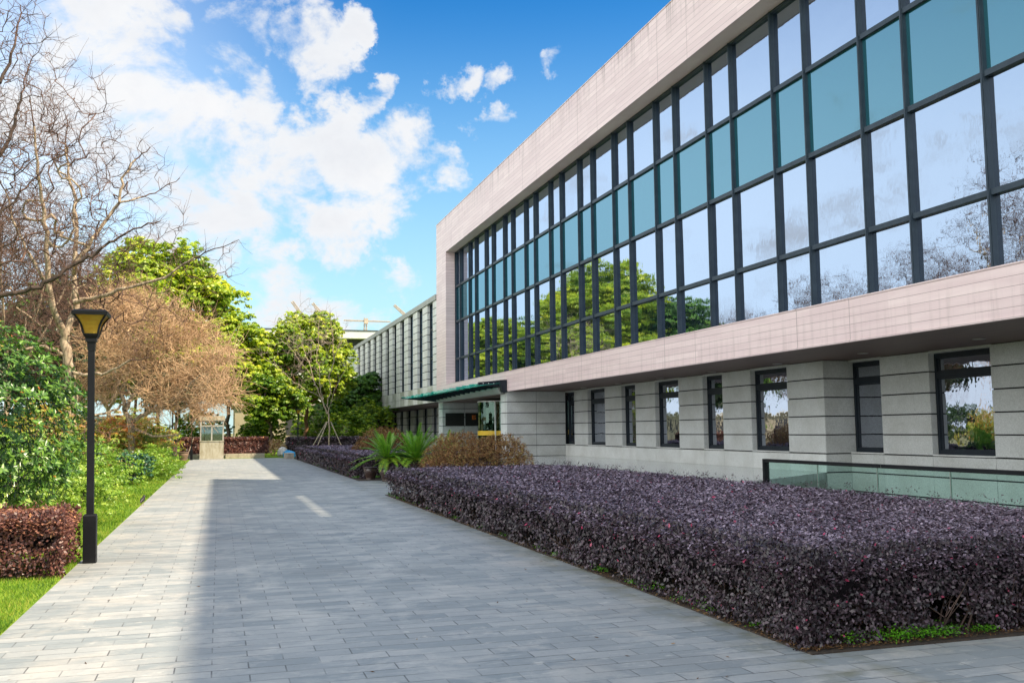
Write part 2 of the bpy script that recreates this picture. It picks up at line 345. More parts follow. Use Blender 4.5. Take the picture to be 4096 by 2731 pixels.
def mat_mirror(name, base, gloss, fac_lo, rough=.012, wav=.0018, wscale=1.1):
    m, t, p, o = newmat(name); t.nodes.remove(p); v = ocoord(t)
    d = N(t, 'ShaderNodeBsdfDiffuse'); d.inputs['Color'].default_value = base + (1,)
    g = N(t, 'ShaderNodeBsdfGlossy'); g.inputs['Color'].default_value = gloss + (1,); g.inputs['Roughness'].default_value = rough
    fr = N(t, 'ShaderNodeLayerWeight'); fr.inputs['Blend'].default_value = .35
    f = maprange(t, fr.outputs['Facing'], 0, 1, fac_lo, 1.0)
    n1 = noise(t, v, wscale, 3, .5, .0, (1, 1, .8)); n2 = noise(t, v, 7.0, 2, .5, 0, (1, 1, .5))
    h = math_n(t, 'ADD', n1, math_n(t, 'MULTIPLY', n2, .10))
    b = N(t, 'ShaderNodeBump'); b.inputs['Strength'].default_value = 1.0; b.inputs['Distance'].default_value = wav
    L(t, h, b.inputs['Height']); L(t, b.outputs[0], g.inputs['Normal'])
    mx = N(t, 'ShaderNodeMixShader'); L(t, f, mx.inputs[0]); L(t, d.outputs[0], mx.inputs[1]); L(t, g.outputs[0], mx.inputs[2]); L(t, mx.outputs[0], o.inputs[0])
    MATS[name] = m
mat_mirror('window_glass', (.015, .025, .045), (.56, .66, .80), .64, wav=.0042)
mat_mirror('spandrel_glass', (.010, .10, .13), (.27, .45, .54), .36)
mat_mirror('low_glass', (.008, .012, .016), (.66, .70, .80), .50, .01, .006, 1.4)
mat_mirror('wing_glass', (.010, .016, .022), (.30, .42, .55), .10, .02, .002)

def mat_clear(name, tint, gl=.12, gtint=(.8, 1, .95)):
    m, t, p, o = newmat(name); t.nodes.remove(p)
    tr = N(t, 'ShaderNodeBsdfTransparent'); tr.inputs['Color'].default_value = tint + (1,)
    g = N(t, 'ShaderNodeBsdfGlossy'); g.inputs['Color'].default_value = gtint + (1,); g.inputs['Roughness'].default_value = .02
    fr = N(t, 'ShaderNodeLayerWeight'); fr.inputs['Blend'].default_value = .5
    f = maprange(t, math_n(t, 'POWER', fr.outputs['Facing'], 4.0), 0, 1, gl, .75)
    mx = N(t, 'ShaderNodeMixShader'); L(t, f, mx.inputs[0]); L(t, tr.outputs[0], mx.inputs[1]); L(t, g.outputs[0], mx.inputs[2]); L(t, mx.outputs[0], o.inputs[0])
    MATS[name] = m
mat_clear('rail_glass', (.80, .945, .905), .04)
mat_clear('door_glass', (.36, .46, .41), .08, (.5, .7, .6))
mat_clear('booth_glass', (.62, .68, .66), .15)
def mat_canopy():
    m, t, p, o = newmat('canopy_glass'); p.inputs['Base Color'].default_value = (.06, .55, .47, 1); p.inputs['Roughness'].default_value = .08
    tr = N(t, 'ShaderNodeBsdfTransparent'); tr.inputs['Color'].default_value = (.35, .93, .82, 1)
    mx = N(t, 'ShaderNodeMixShader'); mx.inputs[0].default_value = .5; L(t, p.outputs[0], mx.inputs[1]); L(t, tr.outputs[0], mx.inputs[2]); L(t, mx.outputs[0], o.inputs[0])
    MATS['canopy_glass'] = m
mat_canopy()
def mat_lampglass():
    m, t, p, o = newmat('lamp_glass'); v = ocoord(t); n = noise(t, v, 9, 4, .6)
    L(t, mixc(t, maprange(t, n, .35, .65), (.62, .45, .06), (.50, .28, .03)), p.inputs['Base Color']); p.inputs['Roughness'].default_value = .35
    tl = N(t, 'ShaderNodeBsdfTranslucent'); tl.inputs['Color'].default_value = (.8, .52, .05, 1)
    mx = N(t, 'ShaderNodeMixShader'); mx.inputs[0].default_value = .5; L(t, p.outputs[0], mx.inputs[1]); L(t, tl.outputs[0], mx.inputs[2]); L(t, mx.outputs[0], o.inputs[0])
    MATS['lamp_glass'] = m
mat_lampglass()

# ------------------------------------------------------------------ mesh helpers
def link(o): sc.collection.objects.link(o); return o
def tag(o, label=None, cat=None, group=None, kind=None):
    if label: o['label'] = label
    if cat: o['category'] = cat
    if group: o['group'] = group
    if kind: o['kind'] = kind
    return o
def empty(name, loc, label=None, cat=None, group=None):
    o = bpy.data.objects.new(name, None); o.location = loc; link(o); o.empty_display_size = .3
    return tag(o, label, cat, group)
def mesh_raw(name, V, loops, starts, totals, mats, parent=None, tint=None, mi=None, smooth=False):
    me = bpy.data.meshes.new(name); V = np.asarray(V, np.float32)
    if parent is not None: V = V - np.array(parent.location, np.float32)
    me.vertices.add(len(V)); me.vertices.foreach_set('co', V.ravel())
    me.loops.add(len(loops)); me.loops.foreach_set('vertex_index', np.asarray(loops, np.int32))
    me.polygons.add(len(starts)); me.polygons.foreach_set('loop_start', np.asarray(starts, np.int32)); me.polygons.foreach_set('loop_total', np.asarray(totals, np.int32))
    for m in (mats if isinstance(mats, (list, tuple)) else [mats]): me.materials.append(MATS[m])
    if mi is not None: me.polygons.foreach_set('material_index', np.asarray(mi, np.int32))
    me.polygons.foreach_set('use_smooth', np.full(len(starts), bool(smooth)))
    me.update(calc_edges=True)
    if tint is not None:
        a = me.attributes.new('tint', 'FLOAT', 'FACE'); a.data.foreach_set('value', np.asarray(tint, np.float32))
    o = bpy.data.objects.new(name, me); link(o)
    if parent is not None: o.parent = parent
    return o
class MB:
    """collects boxes, prisms, lathes and tubes into one mesh"""
    def __init__(s): s.V = []; s.F = []; s.n = 0; s.t = []; s.m = []
    def add(s, V, F, t=0.0, m=0):
        s.V.append(np.asarray(V, float)); s.F += [[i + s.n for i in f] for f in F]; s.n += len(V); s.t += [t] * len(F); s.m += [m] * len(F); return s
    def box(s, x0, x1, y0, y1, z0, z1, t=0.0, m=0):
        x0, x1 = sorted((x0, x1)); y0, y1 = sorted((y0, y1)); z0, z1 = sorted((z0, z1))
        V = [(x, y, z) for z in (z0, z1) for y in (y0, y1) for x in (x0, x1)]
        return s.add(V, [(0, 2, 3, 1), (4, 5, 7, 6), (0, 1, 5, 4), (2, 6, 7, 3), (0, 4, 6, 2), (1, 3, 7, 5)], t, m)
    def poly(s, pts, t=0.0, m=0): return s.add(pts, [list(range(len(pts)))], t, m)
    def hexa(s, P, t=0.0, m=0): return s.add(P, [(0, 3, 2, 1), (4, 5, 6, 7), (0, 1, 5, 4), (1, 2, 6, 5), (2, 3, 7, 6), (3, 0, 4, 7)], t, m)
    def prism(s, pts, axis, a, b, t=0.0, m=0):
        """2-D outline extruded along an axis"""
        f = {'x': lambda p, c: (c, p[0], p[1]), 'y': lambda p, c: (p[0], c, p[1]), 'z': lambda p, c: (p[0], p[1], c)}[axis]
        n = len(pts); V = [f(p, a) for p in pts] + [f(p, b) for p in pts]
        F = [list(range(n))[::-1], [i + n for i in range(n)]] + [[i, (i + 1) % n, (i + 1) % n + n, i + n] for i in range(n)]
        return s.add(V, F, t, m)
    def loft(s, rings, m=0, cap=True):
        n = len(rings[0]); V = [p for r in rings for p in r]; F = []
        for k in range(len(rings) - 1):
            for i in range(n): F.append([k * n + i, k * n + (i + 1) % n, (k + 1) * n + (i + 1) % n, (k + 1) * n + i])
        if cap: F += [list(range(n))[::-1], [(len(rings) - 1) * n + i for i in range(n)]]
        return s.add(V, F, 0, m)
    def lathe(s, cx, cy, prof, n=28, m=0):
        return s.loft([[(cx + r * math.cos(2 * math.pi * i / n), cy + r * math.sin(2 * math.pi * i / n), z) for i in range(n)] for r, z in prof], m)
    def tube(s, p0, p1, r0, r1=None, n=8, m=0):
        r1 = r0 if r1 is None else r1; p0 = np.array(p0, float); p1 = np.array(p1, float); d = p1 - p0; d /= np.linalg.norm(d)
        a = np.cross(d, (0, 0, 1) if abs(d[2]) < .9 else (1, 0, 0)); a /= np.linalg.norm(a); b = np.cross(d, a)
        rr = [[tuple(p + r * (a * math.cos(2 * math.pi * i / n) + b * math.sin(2 * math.pi * i / n))) for i in range(n)] for p, r in ((p0, r0), (p1, r1))]
        return s.loft(rr, m)
    def build(s, name, mat, parent=None, smooth=False, tint=False):
        loops = [i for f in s.F for i in f]; tot = [len(f) for f in s.F]; st = np.concatenate([[0], np.cumsum(tot)[:-1]])
        return mesh_raw(name, np.concatenate(s.V), loops, st, tot, mat, parent, s.t if tint else None, s.m, smooth)

def rand_unit(n):
    v = rng.normal(size=(n, 3)); return v / np.linalg.norm(v, axis=1)[:, None]
SHAPES = {'diamond': np.array([(-1, 0, 0), (.05, .5, .0), (1, 0, 0), (.05, -.5, 0.0)]),
          'oval': np.array([(-1, 0, 0), (-.45, .42, .06), (.35, .42, .06), (1, 0, -.08), (.35, -.42, .06), (-.45, -.42, .06)]),
          'tri': np.array([(0, .5, 0), (2, 0, 0), (0, -.5, 0)])}
def leaf_cloud(P, Nn, size, aspect=.55, shape='diamond', jit=.6, along=None):
    """one small face per leaf: centre P, facing roughly Nn, half-length size"""
    n = len(P); Nn = Nn + jit * rand_unit(n); Nn /= np.linalg.norm(Nn, axis=1)[:, None]
    u = rand_unit(n) if along is None else along + .35 * rand_unit(n)
    u -= (u * Nn).sum(1)[:, None] * Nn; u /= np.linalg.norm(u, axis=1)[:, None] + 1e-9
    v = np.cross(Nn, u); S = SHAPES[shape]; size = np.broadcast_to(size, (n,))[:, None]
    V = np.stack([P + size * (a * u + b * 2 * aspect * v + c * Nn) for a, b, c in S], 1)
    return V
def leaf_obj(name, V, mat, parent, tint, extra=None):
    n, k, _ = V.shape; loops = np.arange(n * k); st = np.arange(n) * k; tot = np.full(n, k)
    return mesh_raw(name, V.reshape(-1, 3), loops, st, tot, mat, parent, tint)

def tube_mesh(P0, P1, r0, r1, k=3):
    d = P1 - P0; ln = np.linalg.norm(d, axis=1)[:, None] + 1e-9; d = d / ln
    ref = np.where(np.abs(d[:, 2:3]) < .9, np.array([[0, 0, 1.]]), np.array([[1., 0, 0]]))
    a = np.cross(d, ref); a /= np.linalg.norm(a, axis=1)[:, None]; b = np.cross(d, a)
    P1 = P1 + d * np.minimum(r1[:, None] * .5, ln * .3)
    ang = 2 * np.pi * np.arange(k) / k
    c = np.cos(ang)[None, :, None]; s_ = np.sin(ang)[None, :, None]
    A = P0[:, None] + r0[:, None, None] * (a[:, None] * c + b[:, None] * s_); B = P1[:, None] + r1[:, None, None] * (a[:, None] * c + b[:, None] * s_)
    V = np.concatenate([A, B], 1); n = len(P0); base = (np.arange(n) * 2 * k)[:, None, None]
    i = np.arange(k); q = np.stack([i, (i + 1) % k, (i + 1) % k + k, i + k], 1)[None]
    return V.reshape(-1, 3), (q + base).reshape(-1, 4)
def tubes_obj(name, segs, mats, parent, smooth=True):
    """segs: list of (P0,P1,r0,r1,k,mat index)"""
    VV = []; FF = []; MM = []; off = 0
    for (P0, P1, r0, r1, k, mi) in segs:
        if len(P0) == 0: continue
        V, F = tube_mesh(P0, P1, r0, r1, k); VV.append(V); FF.append(F + off); MM.append(np.full(len(F), mi)); off += len(V)
    V = np.concatenate(VV); F = np.concatenate(FF)
    return mesh_raw(name, V, F.ravel(), np.arange(len(F)) * 4, np.full(len(F), 4), mats, parent, None, np.concatenate(MM), smooth)

def grow(seed_paths, targets, step, tip_r, expo=2.3, wig=.18, droop=0.0, maxr=None):
    """branches: every target point is joined to the nearest wood already grown"""
    pos = []; par = []
    RM = []
    for path in seed_paths:              # path = (parent index or -1, points[, radius at start, at end])
        pi, pts = path[:2]; ra, rb = path[2:] if len(path) > 2 else (0, 0); RM += list(np.linspace(ra, rb, len(pts)))
        if pi == 'near':
            A = np.array(pos); pi = int(np.argmin(((A - pts[0]) ** 2).sum(1)))
        for p in pts: pos.append(np.array(p, float)); par.append(pi); pi = len(pos) - 1
    P = np.zeros((len(pos) + len(targets) * 40, 3)); n = len(pos); P[:n] = pos; PA = np.full(len(P), -1); PA[:n] = par
    for t in targets:
        d = np.linalg.norm(P[:n] - t, axis=1); j = int(np.argmin(d)); D = d[j]
        if D < step * .4: continue
        k = max(1, min(38, int(math.ceil(D / step)))); p0 = P[j].copy()
        if PA[j] >= 0: dirv = P[j] - P[PA[j]]; dirv /= np.linalg.norm(dirv) + 1e-9
        else: dirv = np.array([0, 0, 1.])
        for i in range(1, k + 1):
            f = i / k; a = p0 + (t - p0) * f + dirv * D * .35 * f * (1 - f) * 1.2
            a = a + rng.normal(size=3) * step * wig * (1 if i < k else .3); a[2] -= droop * D * f * (1 - f)
            if n >= len(P): break
            P[n] = a; PA[n] = j; j = n; n += 1
    P = P[:n]; PA = PA[:n]; acc = np.zeros(n)
    for i in range(n - 1, -1, -1):
        if acc[i] == 0: acc[i] = tip_r ** expo
        if PA[i] >= 0: acc[PA[i]] += acc[i] * (1.0)
    r = acc ** (1 / expo)
    if maxr: r = np.minimum(r, maxr)
    RM = np.array(RM); k = len(RM); r[:k] = np.where(RM > 0, RM, r[:k])
    return P, PA, r
def limb_segs(P, PA, r, thick=.02, mi=(0, 1)):
    i = np.where(PA >= 0)[0]; p = PA[i]; r0 = np.minimum(r[p], r[i] * 1.35 + .002); r1 = r[i]; out = []
    for lo, hi, k, m in ((thick, 9, 7, mi[0]), (0, thick, 3, mi[1])):
        s = (r1 >= lo) & (r1 < hi); out.append((P[p][s], P[i][s], r0[s], r1[s], k, m))
    return out
def ellipsoid_pts(n, c, rad, power=.5, zmin=-1):
    v = rand_unit(n * 2); v = v[v[:, 2] > zmin][:n]; q = rng.random(len(v)) ** power
    return np.array(c) + v * q[:, None] * np.array(rad)

def crown(center, rad, nl, per, lsize, parent, mat, name='crown', lobe=.30, seed=0, bottom=-.75, aspect=.55, shape='diamond', core=True, tbias=0.0):
    """foliage: many overlapping leafy lobes of uneven size, with gaps"""
    c = np.array(center, float); rad = np.array(rad, float)
    v = rand_unit(nl * 3); v = v[v[:, 2] > bottom][:nl]; nl = len(v)
    q = .62 + .38 * rng.random(nl); LC = c + v * rad * (q[:, None]) * (1 - lobe * .6); LR = rad.mean() * lobe * (.55 + .8 * rng.random(nl))
    VV = []; TT = []
    for k in range(nl):
        n = max(12, int(per * (LR[k] / (rad.mean() * lobe)) ** 2)); ns = max(4, n // 20)
        # small sprays of leaves spread through the outer part of the lobe
        d = rand_unit(ns); d[:, 2] = np.where(d[:, 2] < -.35, -d[:, 2], d[:, 2]); S = LC[k] + d * (LR[k] * (.62 + .50 * rng.random(ns) ** .8))[:, None] * np.array([1, 1, .80])
        i = rng.integers(0, ns, n); sr = LR[k] * (.13 + .12 * rng.random(ns)); e = rand_unit(n); e[:, 2] = np.abs(e[:, 2]) * .7 - .15
        P = S[i] + e * (sr[i] * (.55 + .6 * rng.random(n)))[:, None]
        VV.append(leaf_cloud(P, e * .8 + d[i] * .5 + np.array([0, 0, .45]), lsize * (.55 + .7 * rng.random(n)), aspect, shape, .7))
        st = rng.random(ns)
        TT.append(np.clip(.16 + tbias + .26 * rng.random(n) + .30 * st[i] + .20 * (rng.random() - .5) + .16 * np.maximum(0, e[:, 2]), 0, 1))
    o = leaf_obj(name, np.concatenate(VV), mat, parent, np.concatenate(TT))
    return LC, LR
def trunk_for(base, c, LC, parent, mats=('bark_dark', 'twig_dark'), tip=.035, nb=40, expo=2.2, lean=(0, 0)):
    b = np.array(base, float); c = np.array(c, float); top = b + (c - b) * .55
    path = [b + (top - b) * f + rng.normal(size=3) * .06 * np.array([1, 1, 0]) * (f > 0) for f in np.linspace(0, 1, 7)]
    T = LC[rng.permutation(len(LC))[:nb]]; T = T[np.argsort(((T - top) ** 2).sum(1))]
    P, PA, r = grow([(-1, path)], T, .5, tip, expo, .15)
    fl = r * (1 + .5 * np.exp(-(P[:, 2] - b[2]) * 1.5)); return tubes_obj('trunk', limb_segs(P, PA, fl, .0, (0, 1)), mats, parent)

# ------------------------------------------------------------------ ground
def struct(o): o['kind'] = 'structure'; return o
WX0, WX1, WY0, WY1 = 9.32, 19.3, -18.0, 25.66      # light well behind the glass railing
g = MB(); B = 2500
WELL_FAR = 19.2
g.poly([(-B, -B, -.012), (B, -B, -.012), (B, WY0, -.012), (-B, WY0, -.012)])
g.poly([(-B, WY1, -.012), (B, WY1, -.012), (B, B, -.012), (-B, B, -.012)])
g.poly([(-B, WY0, -.012), (WX0 - .06, WY0, -.012), (WX0 - .06, WY1, -.012), (-B, WY1, -.012)])
g.poly([(WX1 + 1, WY0, -.012), (B, WY0, -.012), (B, WY1, -.012), (WX1 + 1, WY1, -.012)])
struct(g.build('ground', 'ground'))
g = MB(); g.box(-1.70, 4.15, -6, 63.4, -.10, 0); g.box(4.15, 9.2, -6, 6.05, -.10, 0); g.box(4.15, 9.2, 24.6, 31.9, -.10, 0); g.box(4.15, 4.5, 31.9, 61, -.10, 0)
struct(g.build('path', 'paving'))
g = MB(); g.poly([(-26, -6, -.004), (-1.70, -6, -.004), (-1.70, 63.4, -.004), (-26, 63.4, -.004)]); struct(g.build('lawn', 'lawn'))
g = MB(); g.box(4.15, 9.2, 6.05, 24.6, -.08, .012); g.box(4.5, 9.2, 31.9, 62, -.08, .012)
struct(g.build('planting_bed', 'soil'))
# far ground behind the path end
g = MB(); g.poly([(-26, 63.4, -.004), (60, 63.4, -.004), (60, 150, -.004), (-26, 150, -.004)]); struct(g.build('far_lawn', 'lawn'))
# terrace (granite floor one step up)
g = MB()
TZ = .22
g.prism([(9.2, 19.2), (18.36, 25.66), (18.36, 49.2), (18.36, 64.8), (15.0, 64.8), (15.0, 66.4), (15.0, 66.5), (9.2, 66.5)], 'z', .0, TZ)
struct(g.build('terrace', 'terrace'))
g = MB()  # well: floor, planter side wall and the slanting wall under the terrace edge
g.box(WX0 - .06, WX1 + 1, WY0, WY1, -3.2, -3.0)
g.box(WX0 - .14, WX0 - .02, WY0, 19.3, -3.0, .02)
g.hexa([(9.2, 19.25, -3), (18.4, 25.7, -3), (18.4, 25.9, -3), (9.2, 19.45, -3), (9.2, 19.25, -.002), (18.4, 25.7, -.002), (18.4, 25.9, -.002), (9.2, 19.45, -.002)])
struct(g.build('light_well', 'cornice'))

# ------------------------------------------------------------------ main building
BY0 = -20.0; BY1 = 66.64
off = empty('office_building', (15, 40, 0), 'long pink stone office building with a dark framed glass curtain wall above grey granite', 'building')
c = MB()
c.box(15, 15.9, BY0, BY1, 14.18, 16.67)            # top band
c.box(15, 15.9, 63.63, BY1, 3.77, 14.18)           # left end
c.box(15, 15.9, BY0, 63.63, 3.80, 4.83)            # lower band
c.box(15.9, 45, BY1 - .5, BY1 - .003, 0.0, 16.5)   # end wall
c.build('cladding', 'pink_stone', off)
c = MB(); c.box(14.98, 15.06, BY0, BY1 + .02, 16.671, 16.71); c.box(14.985, 15.02, BY0, 63.6, 14.165, 14.18)
c.box(14.98, 15.10, BY0, 49.0, 3.755, 3.80); c.box(14.985, 15.64, BY0, 63.6, 4.832, 4.86)
c.build('coping', 'pink_stone', off)
c = MB(); c.box(16.0, 45, BY0, 66.1, 16.35, 16.6); c.box(15.9, 16.05, BY0, 66.1, 16.35, 16.66); c.build('roof', 'roof_gravel', off)
c = MB(); c.box(16.1, 44.8, BY0, 66.0, 3.9, 16.3); c.box(20.2, 44.8, BY0, 66.0, 0.0, 3.85); c.build('interior', 'interior_dark', off)
so_ = MB(); so_.box(15.05, 20.2, BY0, 49.6, 3.775, 3.86); so_.box(15.05, 19.2, 49.6, 66.0, 3.60, 3.70)
soff = so_.build('soffit', 'soffit', off)
for k in range(-2, 8):
    y = 18.6 + 4.41 * k
    for xx in (17.88,):
        m = MB(); m.lathe(xx, y, [(.16, 3.765), (.16, 3.775)], 24); m.build('downlight', 'steel', soff).parent = soff
        bpy.data.objects[-1] if False else None
# fix: downlights are built in world space under the soffit (whose origin is the building's)
for o in list(soff.children): o.location = (-15, -40, 0)
c = MB()                                             # unseen roof screen and gap, shaped to cast the shadow on the path
sx0, sx1 = 15.5, 15.62
c.box(sx0, sx1, BY0, 24.7, 17.64, 20.39); c.box(sx0, sx1, BY0, 9.2, 16.6, 17.64); c.box(sx0, sx1, 15.9, 24.7, 16.6, 17.64)
c.box(sx0, sx1, 9.2, 15.9, 16.6, 17.36)
c.build('shadow_screen', 'cornice', off)

MY = []
for k in range(0, 16):
    a = 2.19 + 4 * k; b = 3.80 + 4 * k - (.0 if k < 8 else .06 * 0)
    for v in (a, b):
        if 5.5 < v < 62.5: MY.append(v)
MY = sorted(MY); MYb = [3.8] + MY + [63.60]
TRZ = [4.86, 6.62, 9.23, 11.70, 14.16]
GX = 15.79; MW = .046
def mull(y):
    m = MB(); m.box(15.655, GX + .05, y - MW, y + MW, 4.862, 14.16); m.box(15.64, 15.656, y - .022, y + .022, 4.862, 14.16)
    return m.build('mullion', 'dark_metal', off)
for y in MYb: mull(y if y < 63.5 else 63.565)
for z in TRZ:
    m = MB()
    for a, b in zip(MYb[:-1], MYb[1:]): m.box(15.68, GX + .03, a + MW, b - MW if b < 63.5 else 63.5, z - (.0 if z == 4.86 else .065), z + (.10 if z == 4.86 else (.065 if z < 14 else .015)))
    m.build('transom', 'dark_metal', off)
for a, b in zip(MYb[:-1], MYb[1:]):
    m = MB()
    for i, (z0, z1) in enumerate(zip(TRZ[:-1], TRZ[1:])):
        tl = rng.normal(0, .0030, 2)    # panes are never perfectly flush
        m.hexa([(GX + tl[0], a, z0), (GX - tl[0], b, z0), (GX + .02, b, z0), (GX + .02, a, z0), (GX + tl[0] + tl[1], a, z1), (GX - tl[0] + tl[1], b, z1), (GX + .02, b, z1), (GX + .02, a, z1)])
    wo = m.build('window', 'window_glass', off)
    m = MB(); m.box(GX - .022, GX - .010, a + MW, b - MW, TRZ[2] + .065, TRZ[3] - .065); s_ = m.build('spandrel_panel', 'spandrel_glass', off); s_.parent = wo

# granite walls from separate slabs with open joints
GP = .020
CZ = [TZ, .805, 1.40, 1.99, 2.59, 3.19, 3.775]
def slabs(m, x0, x1, y0, y1, zs, t=None, GP=GP):
    """stack of slabs; ysplit/xsplit give vertical joints"""
    for i, (a, b) in enumerate(zip(zs[:-1], zs[1:])):
        m.box(x0, x1, y0, y1, a + GP, b - GP, 0.0 if t is None else t[i % len(t)])
    m.box(x0 + .025, x1 - .004, y0 + .025, y1 - .025, zs[0] + .01, zs[-1] - .01, 0, 1)
XW = 18.38
wins = [(47.74, 49.19), (43.5, 45.8), (39.87, 41.44), (35.58, 37.81), (31.96, 33.49), (27.65, 29.95)]
XN = 19.3
winsN = [(24.07, 25.62), (19.74, 22.0), (16.2, 17.7), (11.8, 14.05), (8.2, 9.75), (3.8, 6.05)]
def wall_run(X, ws, ya, yb, z0base, deep):
    edges = [yb] + [v for w_ in ws for v in (w_[1], w_[0])] + [ya]
    for i in range(0, len(edges), 2):
        hi, lo = edges[i], edges[i + 1] if i + 1 < len(edges) else ya
        if hi - lo < .05: continue
        m = MB(); slabs(m, X, X + .42, lo, hi, CZ[1:]); m.build('pillar', ['granite', 'groove'], off)
    # plinth with joints in line with the openings
    m = MB(); es = sorted(set([ya, yb] + [v for w_ in ws for v in w_]))
    rows = [(z0base[i], z0base[i + 1]) for i in range(len(z0base) - 1)]
    for (a, b) in rows:
        for lo, hi in zip(es[:-1], es[1:]):
            if hi - lo < .05: continue
            m.box(X, X + .42, lo + .006, hi - .006, a + (0 if a == z0base[0] else GP), b - GP)
    m.box(X + .02, X + .40, ya + .02, yb - .02, z0base[0] + .01, z0base[-1] - .02, 0, 1)
    m.build('plinth', ['granite_white' if not deep else 'granite', 'groove'], off)
    for (lo, hi) in ws:
        f = MB(); x0 = X + .20; x1 = X + .30
        f.box(x0, x1, lo, lo + .09, .845, 3.70); f.box(x0, x1, hi - .09, hi, .845, 3.70)
        f.box(x0, x1, lo + .09, hi - .09, .845, .96); f.box(x0, x1, lo + .09, hi - .09, 3.58, 3.70); f.box(x0, x1, lo + .09, hi - .09, 3.00, 3.18)
        for (z0, z1) in ((.96, 3.0), (3.18, 3.58)):
            q = x0 + .035; f.box(q, x1, lo + .09, lo + .13, z0, z1); f.box(q, x1, hi - .13, hi - .09, z0, z1); f.box(q, x1, lo + .13, hi - .13, z0, z0 + .04); f.box(q, x1, lo + .13, hi - .13, z1 - .04, z1)
        fo = f.build('window_frame', 'frame_dark', off)
        gl = MB(); gl.box(X + .275, X + .285, lo + .13, hi - .13, 1.0, 2.96); gl.box(X + .275, X + .285, lo + .13, hi - .13, 3.22, 3.54)
        go = gl.build('pane', 'low_glass', off); go.parent = fo
        si = MB(); si.box(X - .012, X + .20, lo + .004, hi - .004, .808, .845); so2 = si.build('sill', 'granite_white', off); so2.parent = fo
        hd = MB(); hd.box(X + .02, X + .42, lo, hi, 3.70, 3.774); h2 = hd.build('head', 'granite', off); h2.parent = fo
wall_run(XW, wins, 25.66, 49.2, [TZ, .805], False)
wall_run(XN, winsN, BY0, 25.62, [-3.0, -2.2, -1.6, -1.0, -.38, .215, .805], True)
m = MB(); m.box(XW + .43, XW + .9, 25.67, 49.2, 0, 3.77); m.box(XN + .43, XN + .6, BY0, 25.66, -3, 3.77); m.build('inner_wall', 'interior_dark', off)
m = MB(); zz = [-3.0, -2.2, -1.6, -1.0, -.38, .215] + CZ[1:]     # short return where the wall steps back
for a, b in zip(zz[:-1], zz[1:]): m.box(XW + .004, XN + .42, 25.63, 26.05, a + GP, b - GP)
m.box(XW + .03, XN + .40, 25.65, 26.0, -2.99, 3.76, 0, 1)
m.build('return_wall', ['granite', 'groove'], off)
m = MB()
for a, b in zip(CZ[:-1], CZ[1:]):
    m.box(15.0, 16.69, 49.2, 49.55, a + GP, b - GP); m.box(16.71, 18.40, 49.2, 49.55, a + GP, b - GP)
m.box(15.02, 18.38, 49.22, 49.53, TZ + .01, 3.76, 0, 1)
m.build('return_wall', ['granite', 'groove'], off)
for (lo, hi) in ((49.56, 50.4), (64.75, 65.98)):
    m = MB(); slabs(m, 15.0, 15.5, lo, hi, CZ[:-1] + [3.66]); m.build('entrance_pillar', ['granite_white', 'groove'], off)
m = MB()
for a, b in zip(CZ[:-1], CZ[1:]):
    m.box(15.5, 16.56, 64.75, 65.1, a + GP, b - GP - .1 * (b > 3.7)); m.box(16.58, 19.0, 64.75, 65.1, a + GP, b - GP - .1 * (b > 3.7))
m.box(15.52, 18.98, 64.77, 65.08, TZ + .01, 3.6, 0, 1); m.build('entrance_wall', ['granite', 'groove'], off)
m = MB(); m.box(19.0, 19.1, 49.5, 65.0, TZ, 3.65); m.build('lobby_glazing', 'low_glass', off)
m = MB()
for y in np.arange(50.6, 64.6, 1.6): m.box(18.93, 19.0, y - .04, y + .04, TZ, 3.6)
m.build('lobby_frame', 'frame_dark', off)
# revolving door
rd = MB(); cx, cy, rr = 17.25, 57.0, 1.72
def arc(a0, a1, r, n): return [(cx + r * math.cos(R_(a0 + (a1 - a0) * i / n)), cy + r * math.sin(R_(a0 + (a1 - a0) * i / n))) for i in range(n + 1)]
for a0, a1 in ((120, 250), (255, 300)):
    A = arc(a0, a1, rr, 16); Bq = arc(a0, a1, rr - .03, 16)
    for i in range(len(A) - 1): rd.hexa([(*A[i], TZ), (*A[i + 1], TZ), (*Bq[i + 1], TZ), (*Bq[i], TZ), (*A[i], 3.4), (*A[i + 1], 3.4), (*Bq[i + 1], 3.4), (*Bq[i], 3.4)])
door = rd.build('revolving_door', 'door_glass', off)
m = MB(); m.tube((16.2, 55.6, TZ), (16.2, 55.6, 3.45), .045, n=10); m.lathe(cx, cy, [(rr + .04, 3.4), (rr + .04, 3.47), (rr - .1, 3.47), (rr - .1, 3.4)], 32)
q = m.build('door_post', 'white_bar', off); q.parent = door
m = MB()
for i, (p, p2) in enumerate(zip(arc(150, 300, rr + .02, 14)[:-1], arc(150, 300, rr + .02, 14)[1:])):
    m.hexa([(*p, 1.34), (*p2, 1.34), (p2[0], p2[1] + .02, 1.34), (p[0], p[1] + .02, 1.34), (*p, 1.62), (*p2, 1.62), (p2[0], p2[1] + .02, 1.62), (p[0], p[1] + .02, 1.62)])
q = m.build('door_band', 'yellow', off); q.parent = door
m = MB(); m.tube((cx, cy, TZ), (cx, cy, 3.4), .06); 
for a in (20, 110, 200, 290): m.hexa([(cx, cy, TZ), (cx + 1.6 * math.cos(R_(a)), cy + 1.6 * math.sin(R_(a)), TZ), (cx + 1.6 * math.cos(R_(a)), cy + 1.6 * math.sin(R_(a)) + .03, TZ), (cx, cy + .03, TZ), (cx, cy, 3.3), (cx + 1.6 * math.cos(R_(a)), cy + 1.6 * math.sin(R_(a)), 3.3), (cx + 1.6 * math.cos(R_(a)), cy + 1.6 * math.sin(R_(a)) + .03, 3.3), (cx, cy + .03, 3.3)])
q = m.build('door_leaf', 'door_glass', off); q.parent = door

